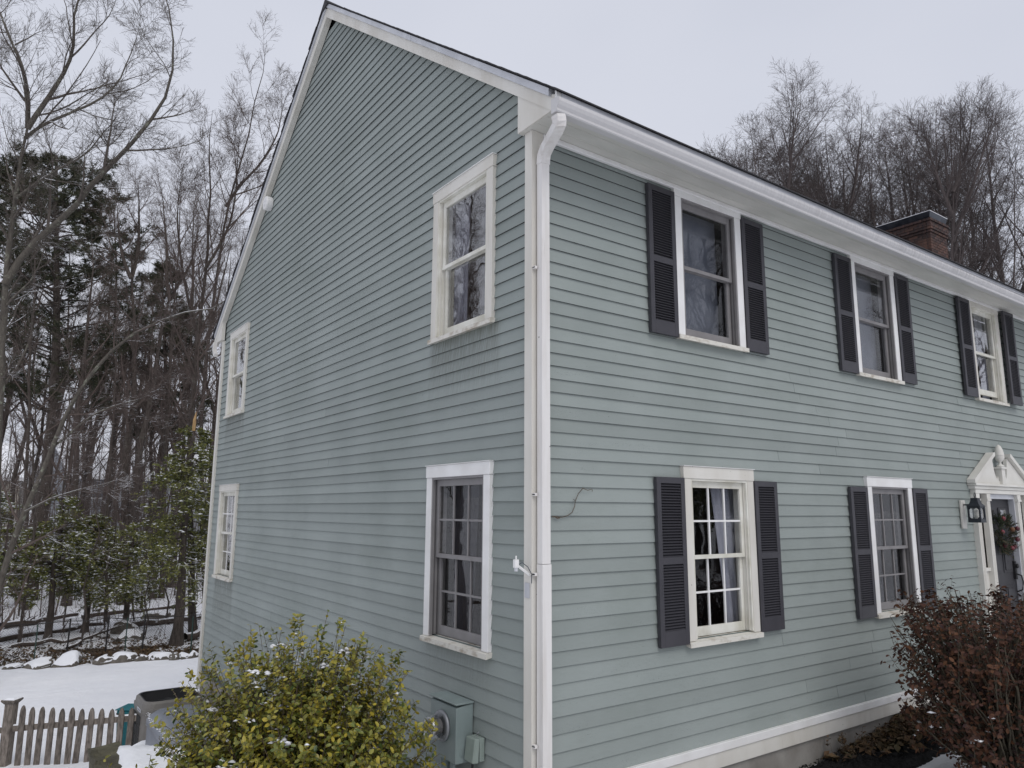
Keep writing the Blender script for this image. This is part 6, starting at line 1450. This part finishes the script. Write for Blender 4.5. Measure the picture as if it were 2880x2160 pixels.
# teal cart tray leaning behind the fence
tl = thing('teal_tub', (-.93, 8.62, -1.3), 'teal plastic tub standing behind the end of the picket fence', 'tub')
ty = 9.0
tv = lambda u, w_, z: tuple(np.array([-1.13, 8.80]) + np.array([dirf[0], dirf[1]]) * u + nf * w_) + (z,)
MB().prism([tv(.03, .02, -1.40), tv(.40, .02, -1.40), tv(.40, -.25, -1.40), tv(.03, -.25, -1.40)], [tv(.0, .06, -.70), tv(.44, .06, -.70), tv(.44, -.28, -.70), tv(.0, -.28, -.70)]).build('tub_body', M['teal'], tl, bevel=.02)
MB().prism([tv(-.015, .075, -.6995), tv(.455, .075, -.6995), tv(.455, -.295, -.6995), tv(-.015, -.295, -.6995)], [tv(-.015, .075, -.688), tv(.455, .075, -.688), tv(.455, -.295, -.688), tv(-.015, -.295, -.688)]).build('tub_rim', M['teal'], tl, bevel=.008)
MB().tube([tv(.02, .08, -.74), tv(.14, .075, -.79), tv(.30, .072, -.79), tv(.42, .075, -.75)], .010, 6).build('tub_cord', M['black'], tl)
# mossy boulder with snow cap near the shrub
bl = thing('mossy_boulder', (-1.80, 5.20, -.6), 'mossy brown block of stone with a snow topped slope in front of the picket fence', 'boulder')
import bmesh
bm = bmesh.new(); bmesh.ops.create_cube(bm, size=1); bmesh.ops.subdivide_edges(bm, edges=bm.edges, cuts=9, use_grid_fill=True)
def bw(lat, d, z): return Vector((-3.1346 + d * .58394 + lat * .81180, -4.1079 + d * .81180 - lat * .58394, z))
rs = np.random.RandomState(5)
for v in bm.verts:
    a_, b_, c_ = v.co.x + .5, v.co.y + .5, v.co.z + .5          # across, deep, up
    lat = -4.50 + .62 * a_ + .20 * b_; d = 8.36 - .85 * a_ + .18 * b_ - .05 * c_ * (1 - b_); z = -.95 + (.715 - .06 * a_) * c_
    q = bw(lat, d, z); n_ = .022 * math.sin(17 * q.x + 9 * q.z) + .018 * math.sin(23 * q.y - 11 * q.z) + rs.normal() * .006
    v.co = q + Vector((n_ * .6, -n_, n_ * .5)) - Vector((-1.80, 5.20, -.6))
me = bpy.data.meshes.new('stone_body'); bm.to_mesh(me); bm.free(); me.materials.append(M['moss']); link('stone_body', me, bl)

# ---------------------------------------------------------------- far houses
def far_house(x, y, w_, d_, h_, rz, mw, label):
    g = gh(x, y); root = thing('far_house', (x, y, g), label, 'house'); root.rotation_euler = (0, 0, rz)
    def P(s, name, m): 
        me = bpy.data.meshes.new(name); me.from_pydata(s.v, [], s.f); me.materials.append(m); return link(name, me, root)
    P(MB().box(-w_ / 2, w_ / 2, -d_ / 2, d_ / 2, -1, h_).prism([(-w_ / 2, -d_ / 2, h_), (-w_ / 2, d_ / 2, h_), (-w_ / 2 , 0, h_ + d_ * .32)], [(w_ / 2, -d_ / 2, h_), (w_ / 2, d_ / 2, h_), (w_ / 2, 0, h_ + d_ * .32)]), 'wall', mw)
    for sg in (-1, 1): P(MB().prism([(-w_ / 2 - .4, sg * (d_ / 2 + .4), h_ - .2), (-w_ / 2 - .4, 0, h_ + d_ * .32 + .05), (-w_ / 2 - .4, 0, h_ + d_ * .32 + .3), (-w_ / 2 - .4, sg * (d_ / 2 + .4), h_ + .05)], [(w_ / 2 + .4, sg * (d_ / 2 + .4), h_ - .2), (w_ / 2 + .4, 0, h_ + d_ * .32 + .05), (w_ / 2 + .4, 0, h_ + d_ * .32 + .3), (w_ / 2 + .4, sg * (d_ / 2 + .4), h_ + .05)]), 'roof', M['snow'])
    for i in range(4):
        for z in (1.0, 3.9):
            if z + 1.4 < h_: 
                x0 = -w_ / 2 + w_ * (i + .5) / 4
                f = P(MB().box(x0 - .6, x0 + .6, -d_ / 2 - .05, -d_ / 2 - .005, z - .1, z + 1.45), 'window', M['white2'])
                me = bpy.data.meshes.new('pane'); s = MB().box(x0 - .48, x0 + .48, -d_ / 2 - .07, -d_ / 2 - .051, z, z + 1.35); me.from_pydata(s.v, [], s.f); me.materials.append(M['farpane']); link('pane', me, f)
far_house(7.6, 62, 13, 8, 5.4, .2, M['farwall'], 'pale grey neighbouring house glimpsed through the woods')
far_house(-5.5, 66, 10, 8, 5.2, -.1, M['farwall2'], 'beige neighbouring house glimpsed at the left photo edge')
